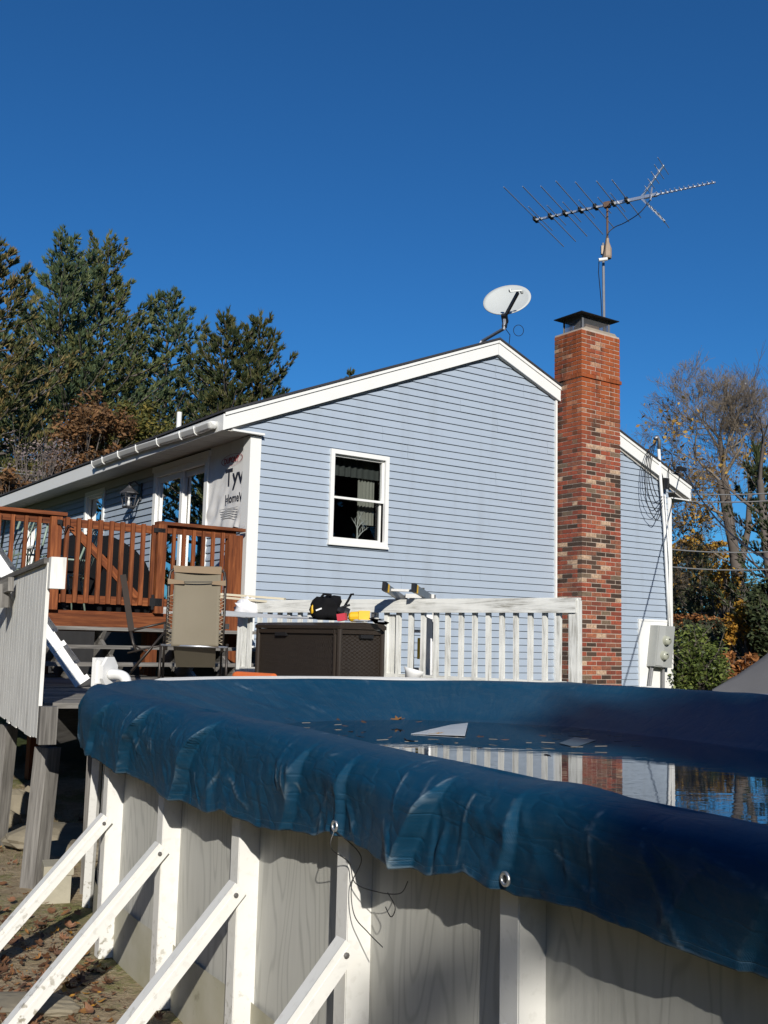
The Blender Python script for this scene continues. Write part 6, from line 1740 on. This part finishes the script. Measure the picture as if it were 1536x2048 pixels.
bare_tree('maple_tree', 'small bare twiggy tree top just right of the chimney above the roof slope', tb2, {'limbs': [([tb2, at(1270, 1000, 40), at(1268, 930, 40)], .1, .05)], 'starts': s2}, 17, M_BARK2, None, None, 2)
tb3 = at(1560, 1340, 22); tb3.z = gh(tb3.x, tb3.y)
bare_tree('maple_tree', 'dark trunk of another bare tree at the right edge', tb3, {'limbs': [([tb3, at(1545, 1200, 22), at(1528, 1060, 22), at(1520, 960, 22)], .11, .07)], 'starts': [(at(1520, 960, 22), (.1, 0, 1), 1.0, .05), (at(1526, 1030, 22), (-.6, .2, .6), .9, .04), (at(1540, 1150, 22), (-.7, .3, .3), .8, .03)]}, 19, M_BARK, None, None, 4)
pine('hemlock_tree', at(1512, 905, 23), .6, 1.5, 'dark evergreen tree at the right edge in front of the bare tree', M_EVERG, 23, None, .12, .6, 4.0, .3, .42)
pine('hemlock_tree', at(1570, 1010, 20), .5, 1.9, 'dense dark evergreen filling the right edge below the bare crowns', M_EVERG, 24, None, .06, 0, 4.0, .3, .42)
pine('hemlock_tree', at(1400, 1105, 30), .6, 2.2, 'grey green evergreen right beside the house corner', M_EVERG2, 25, None, .04, 0, 4.0, .3, .42)
pine('hemlock_tree', at(1452, 1150, 29), .6, 1.9, 'grey green evergreen behind the trunk of the bare tree', M_EVERG2, 26, None, .04, 0, 4.0, .3, .42)
pine('hemlock_tree', at(1350, 1120, 33), .6, 2.0, 'grey green evergreen half hidden behind the house corner', M_EVERG2, 27, None, .04, 0, 4.0, .3, .42)
bush('yellow_shrub', 'yellow leaved bush above the evergreens beside the house corner', 'bush', at(1385, 1098, 36), 1.25, .8, .42, 2600, .085, M_YELLOW_L, 51)
bush('green_hedge', 'glossy green hedge beside the meter corner of the house', 'hedge', at(1392, 1338, 17.2), .50, .55, .58, 5200, .042, M_HEDGE, 52, None, True, 44)
bush('orange_shrub', 'orange leaved bush behind the grey boat cover', 'bush', at(1500, 1265, 19), .42, .45, .55, 2400, .06, M_YELLOW_L, 53)
bush('brown_shrub', 'reddish brown bush low at the left end of the grey boat cover', 'bush', at(1478, 1345, 18), .42, .4, .35, 2000, .055, M_ORANGE_L, 54)
bush('brown_shrub', 'rusty brown leaves low across the evergreen beside the meter', 'bush', at(1400, 1243, 22), .75, .5, .16, 1700, .055, M_ORANGE_L, 55)
bush('brown_shrub', 'orange leaves clinging around the trunk of the bare tree', 'bush', at(1448, 1165, 25), .35, .4, .75, 1300, .06, M_YELLOW_L, 56)
bush('dark_shrub', 'broad grey green evergreen mass filling the gap beside the house corner', 'bush', at(1405, 1190, 31), 1.9, .9, 1.15, 9500, .07, M_EVERG2, 59, None, True, 60)
bush('dark_shrub', 'dark tangled bush behind the green hedge', 'bush', at(1440, 1290, 21), .9, .6, .65, 5200, .06, M_EVERG2, 57)
bush('dark_shrub', 'dark evergreen bush at the right edge above the boat cover', 'bush', at(1560, 1230, 18.5), .75, .5, .8, 5000, .06, M_EVERG, 58)
# more pines to the left of the house, outside the frame but mirrored in its glass
for k, (x, y, h) in enumerate(((-22, 17, 15), (-27, 23, 17), (-18, 12, 13), (-29, 14, 17), (-24, 30, 16), (-17, 19, 12), (-20, 24, 14), (-24, 11, 16))):
    pine('pine_tree', Vector((x, y, h)), .3, 3.6, 'pine outside the left edge of the photo', M_PINE_B, 60+k, 'pines left of the frame', .06, 0, 1.3)
# far wood in view, then a taller ring out of view
rr = random.Random(99); mb = MB()
for k in range(16000):
    a = rr.uniform(-1.2, 1.2); dd = rr.uniform(70, 95); x = math.sin(a)*dd; y = math.cos(a)*dd
    z = rr.random()**1.4*(2.4+1.0*mnoise.noise((a*9, 0, 0)))+1.0
    q = Vector((x, y, z)); s_ = rr.uniform(.25, .6); a_ = Vector((rr.uniform(-1, 1), rr.uniform(-1, 1), rr.uniform(-1, 1))).normalized(); b_ = a_.cross(Vector((rr.uniform(-1, 1), .2, 1))).normalized()
    mb.face([q-a_*s_, q-b_*s_*.6, q+a_*s_, q+b_*s_*.6], None, rr.random())
for k in range(24000):  # unseen tree ring, added to block low sky light
    a = rr.uniform(1.2, 5.25); dd = rr.uniform(40, 56); x = math.sin(a)*dd; y = math.cos(a)*dd
    hmax = (13.5 if abs(a-math.pi) < .55 else 20)+3*mnoise.noise((a*7, 0, 0))
    z = rr.random()**.85*hmax
    q = Vector((x, y, z)); s_ = rr.uniform(.7, 1.5); a_ = Vector((rr.uniform(-1, 1), rr.uniform(-1, 1), rr.uniform(-1, 1))).normalized(); b_ = a_.cross(Vector((rr.uniform(-1, 1), .2, 1))).normalized()
    mb.face([q-a_*s_, q-b_*s_*.6, q+a_*s_, q+b_*s_*.6], None, rr.random())
fw = obj('far_wood_and_sky_block', mb, M_OLIVE); fw['kind'] = 'stuff'; fw['label'] = 'low far wood beyond the gardens, with an added unseen tree ring that blocks sky light'; fw['category'] = 'wood'

# tree behind the viewer: its crown shades the right of the pool
sh = MB(); tk = MB(); rr = random.Random(12); SY = -16.0
stb = Vector((8.6, SY, -.2)); tk.tube([stb, (8.0, SY, 5), (6.6, SY, 9), (5.6, SY, 11)], [.3, .26, .2, .08], 9)
CL = []
for (x, y, z, r_) in ((1.45, 7.5, .72, .42), (2.1, 7.3, .62, .6), (2.9, 6.9, .5, .75), (1.75, 6.7, .75, .35), (2.5, 6.1, .7, .6), (3.3, 6.0, .5, .8), (1.15, 6.9, .95, .16), (3.2, 4.6, .8, .5),
        (.60, 1.9, 1.24, .13), (.74, 1.85, 1.19, .15), (.90, 1.75, 1.22, .17), (.15, 2.75, .66, .085), (.05, 2.9, .40, .06), (.02, 2.95, .30, .10)):
    t_ = (y-SY)/-sun_dir.y; CL.append((x+sun_dir.x*t_, z+sun_dir.z*t_, r_))
for (x, z, r_) in CL:
    c_ = Vector((x, SY, z)); tk.tube([(6.6, SY, 9), ((x+6.4)/2, SY, (z+9.4)/2), c_], [.03, .02, .01], 5, False)
    for k in range(int(3200*r_**1.5)+120):
        d = Vector((rr.gauss(0, .5), rr.gauss(0, .9), rr.gauss(0, .45))); q = c_+d*r_*.85
        a_ = Vector((rr.uniform(-1, 1), rr.uniform(-1, 1), rr.uniform(-1, 1))).normalized(); b_ = a_.cross(Vector((rr.uniform(-1, 1), .2, 1))).normalized(); s_ = rr.uniform(.05, .10)
        sh.face([q-a_*s_, q-b_*s_*.7, q+a_*s_, q+b_*s_*.7], None, rr.random())
t_ = thing('oak_tree', 'tree behind the viewer whose crown shades the right part of the pool', 'tree', tuple(stb))
obj('trunk', tk, M_BARK, t_, smooth=True); obj('crown', sh, M_BROWNL, t_)

for o in bpy.data.objects:
    if '_w' in o: del o['_w']
